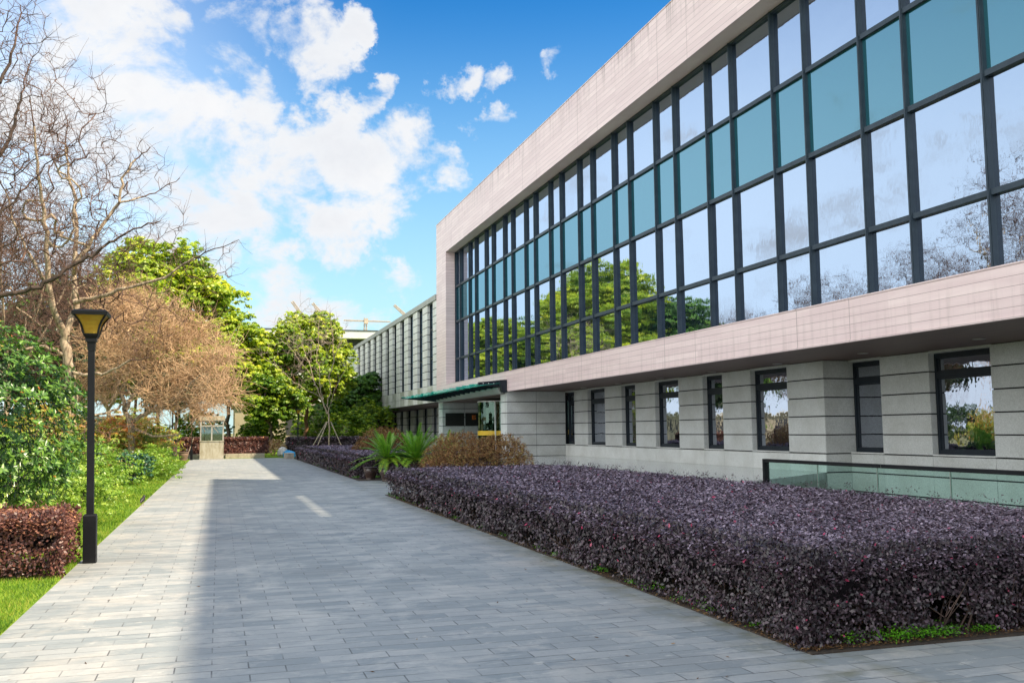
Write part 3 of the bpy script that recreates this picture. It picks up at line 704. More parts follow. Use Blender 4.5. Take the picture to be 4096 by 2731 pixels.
# entrance canopy: steel body, stepped green glass louvres, granite fascia
can = MB()
can.prism([(15.0, 4.40), (14.60, 4.38), (14.74, 3.70), (15.0, 3.72)], 'y', 49.12, 49.5)
can.prism([(15.0, 4.40), (14.60, 4.38), (13.5, 4.27), (13.45, 4.12), (14.70, 4.05), (15.0, 3.95)], 'y', 49.5, 49.7)
can.prism([(15.0, 4.18), (12.25, 4.02), (12.2, 3.93), (14.75, 3.70), (15.0, 3.72)], 'y', 65.6, 65.8)
can.box(14.72, 15.0, 49.7, 65.6, 4.02, 4.10)
ca = can.build('entrance_canopy', 'frame_dark', off)
NP = 13
for k in range(NP):
    y0 = 49.75 + 15.85 * k / NP; y1 = 49.75 + 15.85 * (k + 1) / NP
    f = (k + .5) / NP; xo = 13.35 - 1.15 * f; zt = 4.36 - .20 * f
    m = MB(); ym = (y0 + y1) / 2
    m.hexa([(xo, y0 - .30, zt - .30), (14.9, y0 - .30, zt - .12), (14.9, y1, zt - .02), (xo, y1, zt - .16), (xo, y0 - .30, zt - .275), (14.9, y0 - .30, zt - .095), (14.9, y1, zt + .005), (xo, y1, zt - .135)])
    q = m.build('glass_louvre', 'canopy_glass', off); q.parent = ca
    m = MB(); m.prism([(xo + .55, zt - .235), (14.9, zt - .40), (14.9, zt - .12), (xo + .55, zt - .20)], 'y', y0 - .01, y0 + .02); q = m.build('canopy_rib', 'frame_dark', off); q.parent = ca
    m = MB(); yy0 = 49.72 + 15.85 * k / NP; yy1 = yy0 + 15.85 / NP - .03
    m.prism([(14.78, 3.68), (14.97, 3.64), (14.97, 4.0), (14.66, 4.0), (14.64, 3.93)], 'y', yy0, yy1); q = m.build('fascia_block', 'cornice', off); q.parent = ca
m = MB()
for yy in (49.62,):
    for xx in (13.75, 14.05, 14.35): m.lathe(xx, 49.49, [(.025, 4.2)], 8) if False else m.box(xx - .02, xx + .02, 49.485, 49.50, 4.19, 4.23)
q = m.build('canopy_bolt', 'white_bar', off); q.parent = ca

# wall signs
def glyph_row(m, x0, x1, z, h, n, Y):
    wd = (x1 - x0) / n
    for i in range(n):
        a = x0 + wd * (i + .12); b = x0 + wd * (i + .88); r = rng.random(7)
        for j in range(3):
            if r[j] < .85: zz_ = z + h * (.1 + .38 * j); m.box(a + (b - a) * .1 * r[j], b, Y - .006, Y, zz_, zz_ + h * .13)
        for j in range(2):
            if r[3 + j] < .85: xx = a + (b - a) * (.12 + .55 * j + .1 * r[5]); m.box(xx, xx + (b - a) * .14, Y - .009, Y - .003, z + h * .05, z + h * .92)
s1 = empty('wall_sign', (15.87, 64.7, 1.97), 'dark plaque with two small lines of writing, left of the two beside the entrance', 'sign', 'plaques on the entrance wall')
m = MB(); m.box(15.20, 16.54, 64.69, 64.75, 1.97, 2.89); m.build('plate', 'sign_plate', s1)
m = MB(); glyph_row(m, 15.32, 16.42, 2.45, .075, 14, 64.688); glyph_row(m, 15.37, 16.38, 2.335, .075, 13, 64.688); m.build('lettering', 'sign_text', s1)
s2 = empty('wall_sign', (17.3, 64.7, 1.97), 'dark plaque with a square orange emblem above small writing, beside the entrance', 'sign', 'plaques on the entrance wall')
m = MB(); m.box(16.64, 18.0, 64.69, 64.75, 1.97, 2.89); m.build('plate', 'sign_plate', s2)
m = MB(); ex, ez = 17.12, 2.42
m.prism([(ex, ez), (ex + .28, ez), (ex + .29, ez + .12), (ex + .20, ez + .13), (ex + .16, ez + .04), (ex + .10, ez + .12), (ex + .12, ez + .30), (ex, ez + .30)], 'y', 64.675, 64.69)
m.prism([(ex + .15, ez + .30), (ex + .28, ez + .30), (ex + .26, ez + .22), (ex + .16, ez + .24)], 'y', 64.675, 64.69)
m.prism([(ex + .16, ez + .20), (ex + .28, ez + .19), (ex + .20, ez + .155), (ex + .14, ez + .13)], 'y', 64.675, 64.69)
m.build('emblem', 'logo_orange', s2)
m = MB(); glyph_row(m, 16.78, 17.85, 2.25, .07, 14, 64.688); m.build('lettering', 'sign_text', s2)

# ------------------------------------------------------------------ granite wing
wg = empty('granite_wing', (15, 88, 0), 'pale granite wing with narrow vertical windows between stone piers, beyond the pink stone building', 'building')
WZ = [4.99] + list(np.linspace(4.99, 11.2, 12)[1:])
cols = [(107.7, 110.4), (103.8, 105.75), (100.0, 101.95), (96.2, 98.1), (92.4, 94.3), (88.7, 90.6), (84.9, 86.8), (81.2, 83.0), (77.4, 79.25), (73.6, 75.4), (69.8, 71.6), (66.66, 67.9)]
for (a, b) in cols:
    m = MB(); slabs(m, 15.0, 15.34, a, b, WZ, GP=.028); m.build('pier', ['granite_wing', 'groove'], wg, tint=True)
m = MB(); yb = 66.66; 
for i, (a, b) in enumerate(zip([66.66] + [c_ for p_ in reversed(cols[:-1]) for c_ in p_][:-1] , [c_ for p_ in reversed(cols) for c_ in p_][1:][:-1] + [110.4])):
    pass
ed = sorted([v for p_ in cols for v in p_]); 
for i, (a, b) in enumerate(zip(ed[:-1], ed[1:])):
    st = .15 if i % 2 == 0 else 1.0
    m.box(15.0, 15.34, a + .004, b - .004, 3.75, 4.30, st); m.box(15.0, 15.34, a + .004, b - .004, 4.32, 4.985, st)
m.box(15.02, 15.33, 66.7, 110.38, 3.76, 4.98, 0, 1); m.build('spandrel_band', ['granite_wing', 'groove'], wg, tint=True)
m = MB()
for i in range(22):
    a = 66.66 + i * (110.5 - 66.66) / 22; b = 66.66 + (i + 1) * (110.5 - 66.66) / 22; m.box(14.92, 15.9, a + .008, b - .008, 11.2, 11.6)
m.box(14.95, 15.9, 66.7, 110.45, 11.22, 11.58, 0, 1); m.build('cornice', ['cornice', 'groove'], wg)
for (a, b) in zip([c_[1] for c_ in reversed(cols[1:])] , [c_[0] for c_ in reversed(cols[:-1])]):
    m = MB(); m.box(15.26, 15.28, a, b, 4.99, 11.19); wo = m.build('window', 'wing_glass', wg)
    f = MB(); f.box(15.20, 15.26, (a + b) / 2 - .35, (a + b) / 2 - .27, 4.99, 11.19); f.box(15.2, 15.26, b - .1, b, 4.99, 11.19); f.box(15.2, 15.26, a, a + .1, 4.99, 11.19)
    for z in (7.0, 9.2): f.box(15.19, 15.259, a + .1, b - .1, z, z + .12)
    q = f.build('window_frame', 'frame_dark', wg); q.parent = wo
m = MB(); m.box(15.36, 40, 66.7, 110.4, 3.80, 11.5); m.box(18.9, 40, 66.7, 110.4, 0, 3.8); m.build('body', 'interior_dark', wg)
m = MB(); m.box(15.5, 19.2, 66.66, 110.4, 3.70, 3.78); m.box(15.9, 40, 110.4, 110.6, 0, 11.5); m.build('soffit', 'soffit', wg)
m = MB(); m.box(15.9, 40, 66.7, 110.5, 11.5, 11.56); m.build('roof', 'roof_gravel', wg)
LZ = [TZ, .82, 1.55, 2.28, 3.0, 3.70]
for i in range(11):
    a = 67.2 + i * 4.0; m = MB(); slabs(m, 18.3, 18.8, a, a + 2.0, LZ[1:], GP=.028); m.build('pier', ['granite_wing', 'groove'], wg, tint=True)
    m = MB(); m.box(18.55, 18.57, a + 2.0, a + 4.0, .82, 3.70); wo = m.build('window', 'low_glass', wg)
    m = MB(); m.box(18.49, 18.55, a + 2.0, a + 2.1, .82, 3.7); m.box(18.49, 18.55, a + 3.9, a + 4.0, .82, 3.7); m.box(18.49, 18.55, a + 2.1, a + 3.9, 2.9, 3.02); q = m.build('window_frame', 'frame_dark', wg); q.parent = wo
m = MB()
for i in range(22): m.box(18.28, 18.8, 67.0 + 2 * i + .01, 69.0 + 2 * i - .01, 0.0, .815)
m.build('plinth', 'granite_white', wg)
for o in wg.children:
    pass
g = MB(); g.box(9.2, 18.28, 66.5, 111, .0, TZ - .004); struct(g.build('wing_terrace', 'terrace'))

# ------------------------------------------------------------------ glass railing behind the long hedge
ra = empty('glass_railing', (9.25, 10, 0), 'green tinted glass railing with a dark metal handrail behind the long purple hedge', 'railing')
m = MB(); ys = [14.62, 11.55, 8.62, 5.7, 2.8, -1, -5]
for a, b in zip(ys[:-1], ys[1:]): m.box(9.20, 9.29, b + .012, a, 1.045, 1.10)
m.box(9.195, 9.295, 14.62, 14.68, .0, 1.10)
m.build('handrail', 'black_paint', ra)
m = MB()
for y in ys[1:-1]: m.box(9.205, 9.285, y - .01, y + .012, 1.05, 1.095)
m.build('joint_sleeve', 'steel', ra)
for k in range(12):
    a = 14.58 - k * 1.45; m = MB(); m.box(9.238, 9.252, a - 1.435, a, -.25, 1.045); m.build('glass_panel', 'rail_glass', ra)
    m = MB(); m.box(9.234, 9.256, a - 1.448, a - 1.437, -.25, 1.045); m.build('clamp', 'steel', ra)

# ------------------------------------------------------------------ street lamps
def lamp(name_loc, lean, label, group, full=True):
    x, y = name_loc; t = empty('street_lamp', (x, y, 0), label, 'street lamp', group)
    mt = 'black_paint'; ring = lambda h, z, ox=0.0: [(x + ox - h, y - h, z), (x + ox + h, y - h, z), (x + ox + h, y + h, z), (x + ox - h, y + h, z)]
    k = lean / 3.3
    m = MB(); m.loft([ring(.078, 0), ring(.078, .60, k * .6), ring(.066, .62, k * .62)]); m.build('base', mt, t)
    m = MB(); m.loft([ring(.043, .60, k * .6), ring(.038, 2.74, k * 2.74)]); m.loft([ring(.043, 2.74, k * 2.74), ring(.050, 2.86, k * 2.86)]); m.build('post', mt, t)
    m = MB(); m.loft([ring(.066, 2.86, k * 2.86), ring(.066, 2.90, k * 2.9), ring(.092, 2.945, k * 2.94), ring(.096, 2.965, k * 2.97)])
    top = .213
    m.loft([ring(top, 3.20, lean), ring(top + .005, 3.245, lean), ring(top - .02, 3.262, lean), ring(top - .03, 3.27, lean)])
    prof = [(.090, 2.965), (.096, 3.01), (.112, 3.07), (.140, 3.13), (.178, 3.185), (.192, 3.20)]
    for sx in (-1, 1):
        for sy in (-1, 1):
            rr_ = []
            for h, z in prof:
                ox = k * z; cx_, cy_ = x + ox + sx * h, y + sy * h; b = .013; rr_.append([(cx_ - b, cy_ - b, z), (cx_ + b, cy_ - b, z), (cx_ + b, cy_ + b, z), (cx_ - b, cy_ + b, z)])
            m.loft(rr_)
    m.build('lamp_head', mt, t)
    m = MB(); m.loft([ring(h - .006, z, k * z) for h, z in prof], cap=False); m.build('lamp_shade', 'lamp_glass', t)
    return t
lamp((-1.565, 13.4), -.075, 'tall black street lamp with flared amber glass head beside the path in the foreground', 'street lamps')
lamp((-2.55, 57.0), 0, 'black street lamp whose head is lost in the brown twigs, left of the guard booth', 'street lamps')
lamp((-1.62, 61.6), 0, 'black street lamp standing at the far path corner, next to the guard booth', 'street lamps')
lamp((5.30, 68.0), 0, 'black street lamp among the green leaves behind the far purple hedges', 'street lamps')

# ------------------------------------------------------------------ hedges
def hedge(label, x0, x1, y0, y1, z0, z1, dens, lsize, mat, skip=(), group='clipped hedges', core=.12, gaps=.0, sprigs=0, lowgap=0.0, rot=None, round_=.12):
    t = empty('hedge', ((x0 + x1) / 2, (y0 + y1) / 2, 0), label, 'hedge', group)
    VV = []; TT = []
    def dens_at(P):  # more, smaller leaves close by
        return P[:, 1]
    def face(nf, A, U, Vv, nrm, shade_bias):
        ar = np.linalg.norm(U) * np.linalg.norm(Vv); n = int(ar * nf)
        a = rng.random(n); b = rng.random(n); P = A + a[:, None] * U + b[:, None] * Vv
        # nearer leaves matter most: thin out with distance
        Y = np.maximum(P[:, 1], 5.5); ymin = max(y0, 5.5); keep = rng.random(n) < (ymin / Y) ** 1.35
        P = P[keep]; Y = Y[keep]; n = len(P)
        # lumpy surface
        lump = .5 + .5 * np.sin(P[:, 0] * 7.1 + 2 * np.sin(P[:, 1] * 3.3)) * np.sin(P[:, 1] * 6.3 + P[:, 2] * 9 + 1.5 * np.sin(P[:, 0] * 4.1))
        dep = rng.random(n) ** 1.4 * .13 + .05 * lump
        # round the shoulders
        if nrm[2] > .5: ed = np.minimum(np.minimum(P[:, 0] - x0, x1 - P[:, 0]), np.minimum(P[:, 1] - y0, y1 - P[:, 1])); dep = dep + round_ * np.exp(-np.maximum(ed, 0) / .12)
        else: dep = dep + round_ * np.exp(-np.maximum(z1 - P[:, 2], 0) / .12) + lowgap * np.exp(-np.maximum(P[:, 2] - z0, 0) / .12)
        P = P - nrm * dep[:, None] + rng.normal(size=(n, 3)) * .012
        if gaps > 0 and nrm[2] < .5:
            hol = np.sin(P[:, 0] * 5.2 + 3 * P[:, 1] + 1.7 * np.sin(P[:, 2] * 7)) * np.sin(P[:, 2] * 8.5 + 2.1 * P[:, 0] - 1.4 * P[:, 1])
            kp = ~((hol > 1 - gaps * (1.2 - (P[:, 2] - z0) / (z1 - z0))) & (rng.random(n) < .9)); P = P[kp]; Y = Y[kp]; n = len(P); dep = dep[kp]
        sz = lsize * (.65 + .6 * rng.random(n)) * (Y / ymin) ** .55
        VV.append(leaf_cloud(P, np.broadcast_to(nrm + np.array([0, 0, .35]), (n, 3)), sz, .56, 'diamond', .8))
        TT.append(np.where(rng.random(n) > .994, 1.3, np.clip(.40 + shade_bias + .62 * (rng.random(n) - .42) - dep * .9, 0, .90)))  # tint carries painted shading: darker with depth, lighter on top than on the sides
    X = np.array([x1 - x0, 0, 0]); Yv = np.array([0, y1 - y0, 0]); Zv = np.array([0, 0, z1 - z0])
    A = np.array([x0, y0, z0])
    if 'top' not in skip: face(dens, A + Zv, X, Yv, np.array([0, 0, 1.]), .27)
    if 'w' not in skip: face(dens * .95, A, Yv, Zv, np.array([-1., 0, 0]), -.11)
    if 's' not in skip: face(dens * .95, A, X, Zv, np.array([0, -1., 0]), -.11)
    if 'e' not in skip: face(dens * .5, A + X, Yv, Zv, np.array([1., 0, 0]), 0)
    if 'n' not in skip: face(dens * .4, A + Yv, X, Zv, np.array([0, 1., 0]), 0)
    # sprigs that stand above the clipped surface
    if sprigs:
        n = sprigs; P = np.stack([x0 + (x1 - x0) * rng.random(n), y0 + (y1 - y0) * rng.random(n) ** 1.5, np.full(n, z1)], 1)
        for k in range(5):
            Q = P + np.stack([rng.normal(0, .02, n), rng.normal(0, .02, n), .012 + .014 * k + .015 * rng.random(n)], 1); Q[:, 0] += .008 * k * np.sin(P[:, 0] * 40)
            VV.append(leaf_cloud(Q, np.tile([0, 0, .6], (n, 1)), lsize * .8 * (Q[:, 1] / max(y0, 5.5)) ** .4, .36, 'diamond', .9)); TT.append(rng.random(n) * .7)
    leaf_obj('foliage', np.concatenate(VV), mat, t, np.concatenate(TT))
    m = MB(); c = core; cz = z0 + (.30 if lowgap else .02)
    m.box(x0 + c + lowgap, x1 - c, y0 + c + lowgap, y1 - c, cz, z1 - .13); m.build('dark_core', 'hedge_core', t)  # solid dark box, imitates the inner shade and blocks light between the leaves
    # woody stems under the leaves
    n = int(min(420, (x1 - x0) * 3 + (y1 - y0) * 6)); Q = []
    for k in range(n):
        s = rng.random()
        if s < .55: q = (x0 + .12 + .22 * rng.random(), y0 + (y1 - y0) * rng.random() ** 1.3)
        else: q = (x0 + (x1 - x0) * rng.random(), y0 + .12 + .22 * rng.random())
        if (q[0] - x0) ** 2 + (q[1] - y0) ** 2 < .9: q = (q[0] + .9, q[1] + .9)
        Q.append(q)
    Q = np.array(Q); P0 = np.column_stack([Q, np.full(n, z0)]); P1 = P0 + np.column_stack([rng.normal(0, .05, n), rng.normal(0, .05, n), np.full(n, .16)])
    segs = [(P0, P1, np.full(n, .010), np.full(n, .008), 5, 0)]
    for k in range(3):
        P2 = P1 + np.column_stack([rng.normal(0, .12, n), rng.normal(0, .12, n), .12 + .2 * rng.random(n)]); segs.append((P1, P2, np.full(n, .0055), np.full(n, .0025), 3, 0))
    tubes_obj('stems', segs, ['twig_hedge'], t)
    return t
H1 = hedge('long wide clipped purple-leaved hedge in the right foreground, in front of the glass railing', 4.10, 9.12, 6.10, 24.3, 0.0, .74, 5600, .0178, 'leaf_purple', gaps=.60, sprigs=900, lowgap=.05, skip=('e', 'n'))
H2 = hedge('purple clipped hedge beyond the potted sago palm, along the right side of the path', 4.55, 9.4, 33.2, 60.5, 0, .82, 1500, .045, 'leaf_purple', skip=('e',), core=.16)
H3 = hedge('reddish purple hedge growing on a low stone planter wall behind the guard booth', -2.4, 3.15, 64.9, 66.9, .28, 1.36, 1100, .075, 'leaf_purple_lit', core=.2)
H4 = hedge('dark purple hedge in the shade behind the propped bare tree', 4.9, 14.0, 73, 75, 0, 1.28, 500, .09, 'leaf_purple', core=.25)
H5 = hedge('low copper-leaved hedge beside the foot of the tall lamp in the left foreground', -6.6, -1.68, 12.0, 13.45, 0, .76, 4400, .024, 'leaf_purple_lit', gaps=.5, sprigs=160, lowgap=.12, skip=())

# ------------------------------------------------------------------ shrubs and plants
def shrub(name, label, c, rad, nl, per, ls, mat, group=None, stems='twig_hedge', lobe=.34, shape='diamond', asp=.5, tb=0.0, cat='shrub'):
    t = empty(name, (c[0], c[1], 0), label, cat, group); LC, LR = crown(c, rad, nl, per, ls, t, mat, 'foliage', lobe, aspect=asp, shape=shape, tbias=tb, bottom=-.9)
    b = np.array([c[0], c[1], 0.0]); n = min(len(LC), 26); T = LC[:n]; T = T[np.argsort(((T - b) ** 2).sum(1))]
    P, PA, r = grow([(-1, [b, b + [0, 0, max(.05, (c[2] - rad[2]) * .6 + .05)]])], T, .2, .006, 2.2, .2)
    tubes_obj('stems', limb_segs(P, PA, r, 0, (0, 0)), [stems], t)
    return t, LC

def rhododendron():
    t = empty('large_shrub', (-4.5, 15.6, 0), 'big glossy green broad-leaved shrub at the left edge, behind the copper hedge', 'shrub')
    VV = []; TT = []
    c = np.array([-4.25, 15.5, 1.72]); rad = np.array([2.25, 1.7, 1.66]); nl = 2100
    v = rand_unit(nl * 3); v = v[(v[:, 1] < .55) & (v[:, 2] > -.95)][:nl]
    v = np.sign(v) * np.abs(v) ** .78; W = c + v * rad * (.82 + .19 * rng.random((len(v), 1))) + .10 * np.sin(v * 9)
    W = W[(W[:, 2] > .18)]
    for p in W:                 # whorls of leaves at twig ends
        k = rng.integers(7, 12); ang = rng.random() * 6.28 + np.arange(k) * 2.4; out = (p - c) / rad; out /= np.linalg.norm(out); ax = out + np.array([0, 0, .7]); ax /= np.linalg.norm(ax)
        a = np.cross(ax, [0.3, .2, 1]); a /= np.linalg.norm(a); b = np.cross(ax, a)
        rad_d = np.cos(ang)[:, None] * a + np.sin(ang)[:, None] * b; tilt = .1 + .6 * rng.random(k)[:, None]
        al = rad_d + tilt * ax; al /= np.linalg.norm(al, axis=1)[:, None]; sz = .038 + .018 * rng.random(k)
        P = p + al * (sz[:, None] * 1.05) - ax * (.05 * rng.random(k)[:, None]); nn = ax - (ax * al).sum(1)[:, None] * al
        VV.append(leaf_cloud(P, nn, sz, .19 * 2, 'oval', .18, along=al)); TT.append(np.clip(.25 + .5 * rng.random(k) + (p[2] < .9) * .35 * rng.random(k), 0, 1))
    ns = 11000; d = rand_unit(ns); P = c + np.sign(d) * np.abs(d) ** .78 * rad * (.62 + .24 * rng.random((ns, 1))); ok = P[:, 2] > .1; P = P[ok]; d = d[ok]
    VV.append(leaf_cloud(P, d + [0, 0, .4], .045, .36, 'oval', .8)); TT.append(rng.random(len(P)) * .4)
    leaf_obj('foliage', np.concatenate(VV), 'leaf_rhodo', t, np.concatenate(TT))
    rd_ = W[rng.random(len(W)) < .06]; VV = [leaf_cloud(np.repeat(rd_, 4, 0) + rng.normal(0, .02, (len(rd_) * 4, 3)), np.tile([0, -.4, 1], (len(rd_) * 4, 1)), .03, .3, 'diamond', .7)]
    leaf_obj('red_buds', np.concatenate(VV), 'leaf_mix', t, np.full(len(rd_) * 4, 1.0))
    seeds = [(-1, [np.array([-4.6 + dx, 15.5 + dy, 0]), np.array([-4.6 + dx * 1.8, 15.4 + dy, .7])]) for dx, dy in ((0, 0), (-.5, .1), (.6, -.1), (1.1, -.2), (-1.2, 0))]
    T = W[rng.permutation(len(W))[:160]] * .9 + c * .1; T = T[np.argsort(((T - c) ** 2).sum(1))]
    P, PA, r = grow(seeds, T, .25, .006, 2.1, .15); tubes_obj('stems', limb_segs(P, PA, r, 0, (0, 0)), ['bark_dark'], t)
rhododendron()

SG = 'garden shrubs left of the path'
shrub('low_shrub', 'bright lime green low shrub just behind the tall lamp, on the lawn', (-3.15, 19.2, .42), (1.35, 2.4, .55), 60, 260, .035, 'leaf_lime', SG, tb=.12)
shrub('low_shrub', 'low yellow-green shrub further along the lawn edge, before the bare tree', (-3.5, 25.0, .50), (1.6, 4.2, .70), 70, 240, .042, 'leaf_lime', SG)
shrub('low_shrub', 'yellow-green feathery shrub hugging the lamp post on its left', (-4.3, 23.0, .9), (.9, .9, .9), 50, 260, .035, 'leaf_lime', SG)
shrub('round_shrub', 'small round blue-green shrub at the bend of the path edge', (-2.65, 32.5, .52), (.68, .75, .58), 40, 300, .045, 'leaf_blue', SG)
shrub('dark_shrub', 'dark glossy green shrub at the foot of the brown twiggy tree', (-4.3, 33.0, .75), (.9, 1.0, .8), 45, 260, .05, 'leaf_dark', SG)
shrub('mounded_shrub', 'large mounded shrub with green and orange leaves behind the round blue-green shrub', (-3.7, 42.5, 1.05), (1.95, 3.6, 1.20), 90, 330, .06, 'leaf_mix', SG, tb=.22)
shrub('mounded_shrub', 'orange-tipped green shrub to the left of the twiggy tree trunk', (-6.2, 35.5, 1.3), (1.9, 1.8, 1.35), 70, 300, .055, 'leaf_mix', SG, tb=.15)
shrub('low_shrub', 'narrow yellow-green shrub at the path edge below the mounded shrub', (-2.35, 37.0, .40), (.62, 4.5, .48), 60, 160, .045, 'leaf_lime', SG)
shrub('dark_shrub', 'dark green shrub left of the lamp behind the feathery shrub', (-6.3, 28.0, .95), (1.5, 1.2, 1.0), 60, 260, .05, 'leaf_dark', SG)
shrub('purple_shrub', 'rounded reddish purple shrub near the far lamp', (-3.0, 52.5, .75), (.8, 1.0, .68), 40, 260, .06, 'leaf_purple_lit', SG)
shrub('purple_shrub', 'upright dark purple shrub in the distance between two lamps', (-3.4, 62.5, .9), (.6, .7, .95), 40, 220, .07, 'leaf_purple', SG)
for (x, y, r, lab) in ((-9.5, 42, 2.2, 'dark green bush filling the gap behind the broad-leaved shrub'), (-8.2, 52, 2.4, 'dark green bush between the two evergreen trunks'), (-5.6, 60, 2.0, 'dark green bush beside the far lamp'), (-12.5, 36, 2.6, 'dark green bush at the left frame edge')):
    shrub('dark_shrub', lab, (x, y, r * .62), (r, r, r * .68), 60, 260, .085, 'leaf_dark', 'background bushes')

def twig_shrub(label, base, targets, mats, leafm=None, nleaf=0, tip=.004, lsz=.02, grp=None, step=.12, name='bare_shrub', wig=.3, k0=6, droop=.0, expo=2.1):
    t = empty(name, tuple(base), label, 'shrub', grp)
    b = np.array(base, float); seeds = [(-1, [b + [.05 * math.cos(i), .05 * math.sin(i), 0], b + [.15 * math.cos(i * 1.3), .15 * math.sin(i * 1.3), .18]]) for i in range(k0)]
    T = targets[np.argsort(((targets - b) ** 2).sum(1))]; P, PA, r = grow(seeds, T, step, tip, expo, wig, droop, .05)
    tubes_obj('stems', limb_segs(P, PA, r, .012, (0, 1)), mats, t)
    if nleaf:
        i = rng.integers(0, len(P), nleaf); i = i[r[i] < tip * 2.5]; Q = P[i] + rng.normal(0, .035, (len(i), 3))
        leaf_obj('foliage', leaf_cloud(Q, rand_unit(len(Q)) + [0, 0, .5], lsz * (.6 + .8 * rng.random(len(Q))), .3, 'diamond', 1), leafm, t, rng.random(len(Q)))
    return t
def dome(c, rad, n, p=.33): return ellipsoid_pts(n, c, rad, p, -.15)
twig_shrub('broad brown twiggy weeping maple mound in front of the entrance, behind the long hedge', (7.9, 29.3, .05), np.concatenate([dome((7.3, 29.2, .45), (1.25, 1.2, 1.22), 1300), dome((8.7, 29.4, .40), (1.15, 1.2, 1.15), 1100), dome((6.75, 29.0, .3), (.75, .8, .75), 400)]), ['bark_dark', 'twig_brown'], 'leaf_brown', 56000, .0045, .027, 'brown weeping maples', .16, 'weeping_maple')
twig_shrub('smaller brown twiggy weeping maple mound behind the sago palms', (7.6, 44.5, .3), np.concatenate([dome((7.4, 44.2, .9), (1.25, 1.2, 1.0), 800), dome((8.4, 44.4, .75), (.9, 1.0, .8), 400), dome((6.5, 44, .75), (.7, .8, .5), 300)]), ['bark_dark', 'twig_brown'], 'leaf_brown', 20000, .005, .034, 'brown weeping maples', .2, 'weeping_maple')
T = np.stack([-4.0 + rng.normal(0, .75, 260), 25.5 + rng.normal(0, .6, 260), .5 + 1.7 * rng.random(260)], 1); T[:, 0] += (T[:, 2] - .5) * .35
twig_shrub('sparse reddish twiggy shrub with upright stems behind the lamp post', (-4.2, 25.5, 0), T, ['bark_dark', 'twig_dark'], 'leaf_brown', 2600, .004, .03, SG, .22, wig=.10)
T = ellipsoid_pts(500, (3.7, 70, .45), (1.0, 1.2, .75), .5, -.2); twig_shrub('dry straw-coloured bush left of the white rock', (3.7, 70, 0), T, ['twig_tan', 'twig_tan'], 'leaf_brown', 3000, .008, .05, 'dry bushes at the far end', .2)
T = ellipsoid_pts(300, (2.6, 71.5, .5), (.8, 1.0, .6), .5, -.2); twig_shrub('dry straw-coloured bush next to the planter wall end', (2.6, 71.5, 0), T, ['twig_tan', 'twig_tan'], 'leaf_brown', 2000, .008, .05, 'dry bushes at the far end', .2)

def cycad(label, x, y, zb, n, Lf, pot, grp='sago palms', flip=0):
    t = empty('sago_palm', (x, y, zb), label, 'plant', grp)
    VV = []; TT = []; segs = [[], [], [], []]
    for i in range(n):
        az = i * 2.39996; el = R_(14 + 62 * rng.random()); Lr = Lf * (.85 + .3 * rng.random()); pts = []
        for s in np.linspace(0, 1, 15):
            hr = Lr * (math.cos(el) * s + .10 * s * s); hz = Lr * (math.sin(el) * s - .50 * s * s * math.cos(el) * (.6 + .6 * math.cos(el))); pts.append((x + hr * math.cos(az), y + hr * math.sin(az), zb + .12 + hz))
        pts = np.array(pts); segs[0].append(pts[:-1]); segs[1].append(pts[1:])
        side = np.array([-math.sin(az), math.cos(az), 0]); up = np.array([0, 0, 1.])
        for s in np.linspace(.10, 1, 60):
            j = min(13, int(s * 14)); p = pts[j] + (pts[j + 1] - pts[j]) * (s * 14 - j if j < 13 else 1.0 * (s * 14 - 13)); tn = pts[j + 1] - pts[j]; tn /= np.linalg.norm(tn)
            ll = .055 * Lf * math.sin(math.pi * min(1, s * .88 + .12)) ** .6 + .012
            for sg in (-1, 1):
                d = side * sg * .85 + tn * .55 + up * .22; d /= np.linalg.norm(d); e = p + d * ll * 2; wv = tn * .008 * Lf
                VV.append([p - wv, p + wv, e]); TT.append(.25 + .5 * rng.random() + .35 * (el < .5) * rng.random())
    V = np.array(VV); t_o = leaf_obj('fronds', V, 'leaf_cycad', t, np.array(TT))
    P0 = np.concatenate(segs[0]); P1 = np.concatenate(segs[1]); tubes_obj('frond_stalks', [(P0, P1, np.full(len(P0), .008), np.full(len(P0), .006), 4, 0)], ['leaf_cycad'], t)
    m = MB(); m.lathe(x, y, [(.10, zb - .25), (.13, zb - .1), (.14, zb + .05), (.09, zb + .15), (.03, zb + .2)], 14); m.build('stem', 'bark_dark', t, smooth=True)
    return t
def pot(label, x, y, s=1.0, mat='pot_glaze'):
    t = empty('plant_pot', (x, y, 0), label, 'pot', 'plant pots')
    m = MB(); prof = [(.20, .0), (.215, .03), (.20, .05), (.24, .14), (.30, .30), (.325, .40), (.32, .46), (.29, .50), (.30, .53), (.35, .545), (.355, .575), (.33, .585)]
    m.lathe(x, y, [(r * s, z * s) for r, z in prof], 30); m.build('body', mat, t, smooth=True)
    m = MB(); m.lathe(x, y, [(.31 * s, .575 * s), (.30 * s, .592 * s)], 24); m.build('earth', 'soil', t)
    return t
pot('brown glazed pot standing on the paving at the corner of the near hedge', 5.35, 31.3, .76)
pot('brown glazed pot half hidden behind the front pot', 5.0, 32.6, .74)
cycad('potted sago palm with stiff arching fronds, in the front glazed pot', 5.35, 31.3, .58, 64, 1.15, 1)
cycad('sago palm with spreading fronds to the right of the potted one, behind the hedge corner', 6.3, 31.2, .50, 64, 1.3, 0)
cycad('sago palm nearest the brown weeping maple mound', 7.7, 32.8, .50, 44, 1.15, 0)
pot('plain terracotta pot at the far left edge of the path', -2.05, 60.6, .9, 'pot_plain')
cycad('small dark sago palm in the distance left of the far lamp', -2.6, 63.5, 1.35, 12, .8, 0)

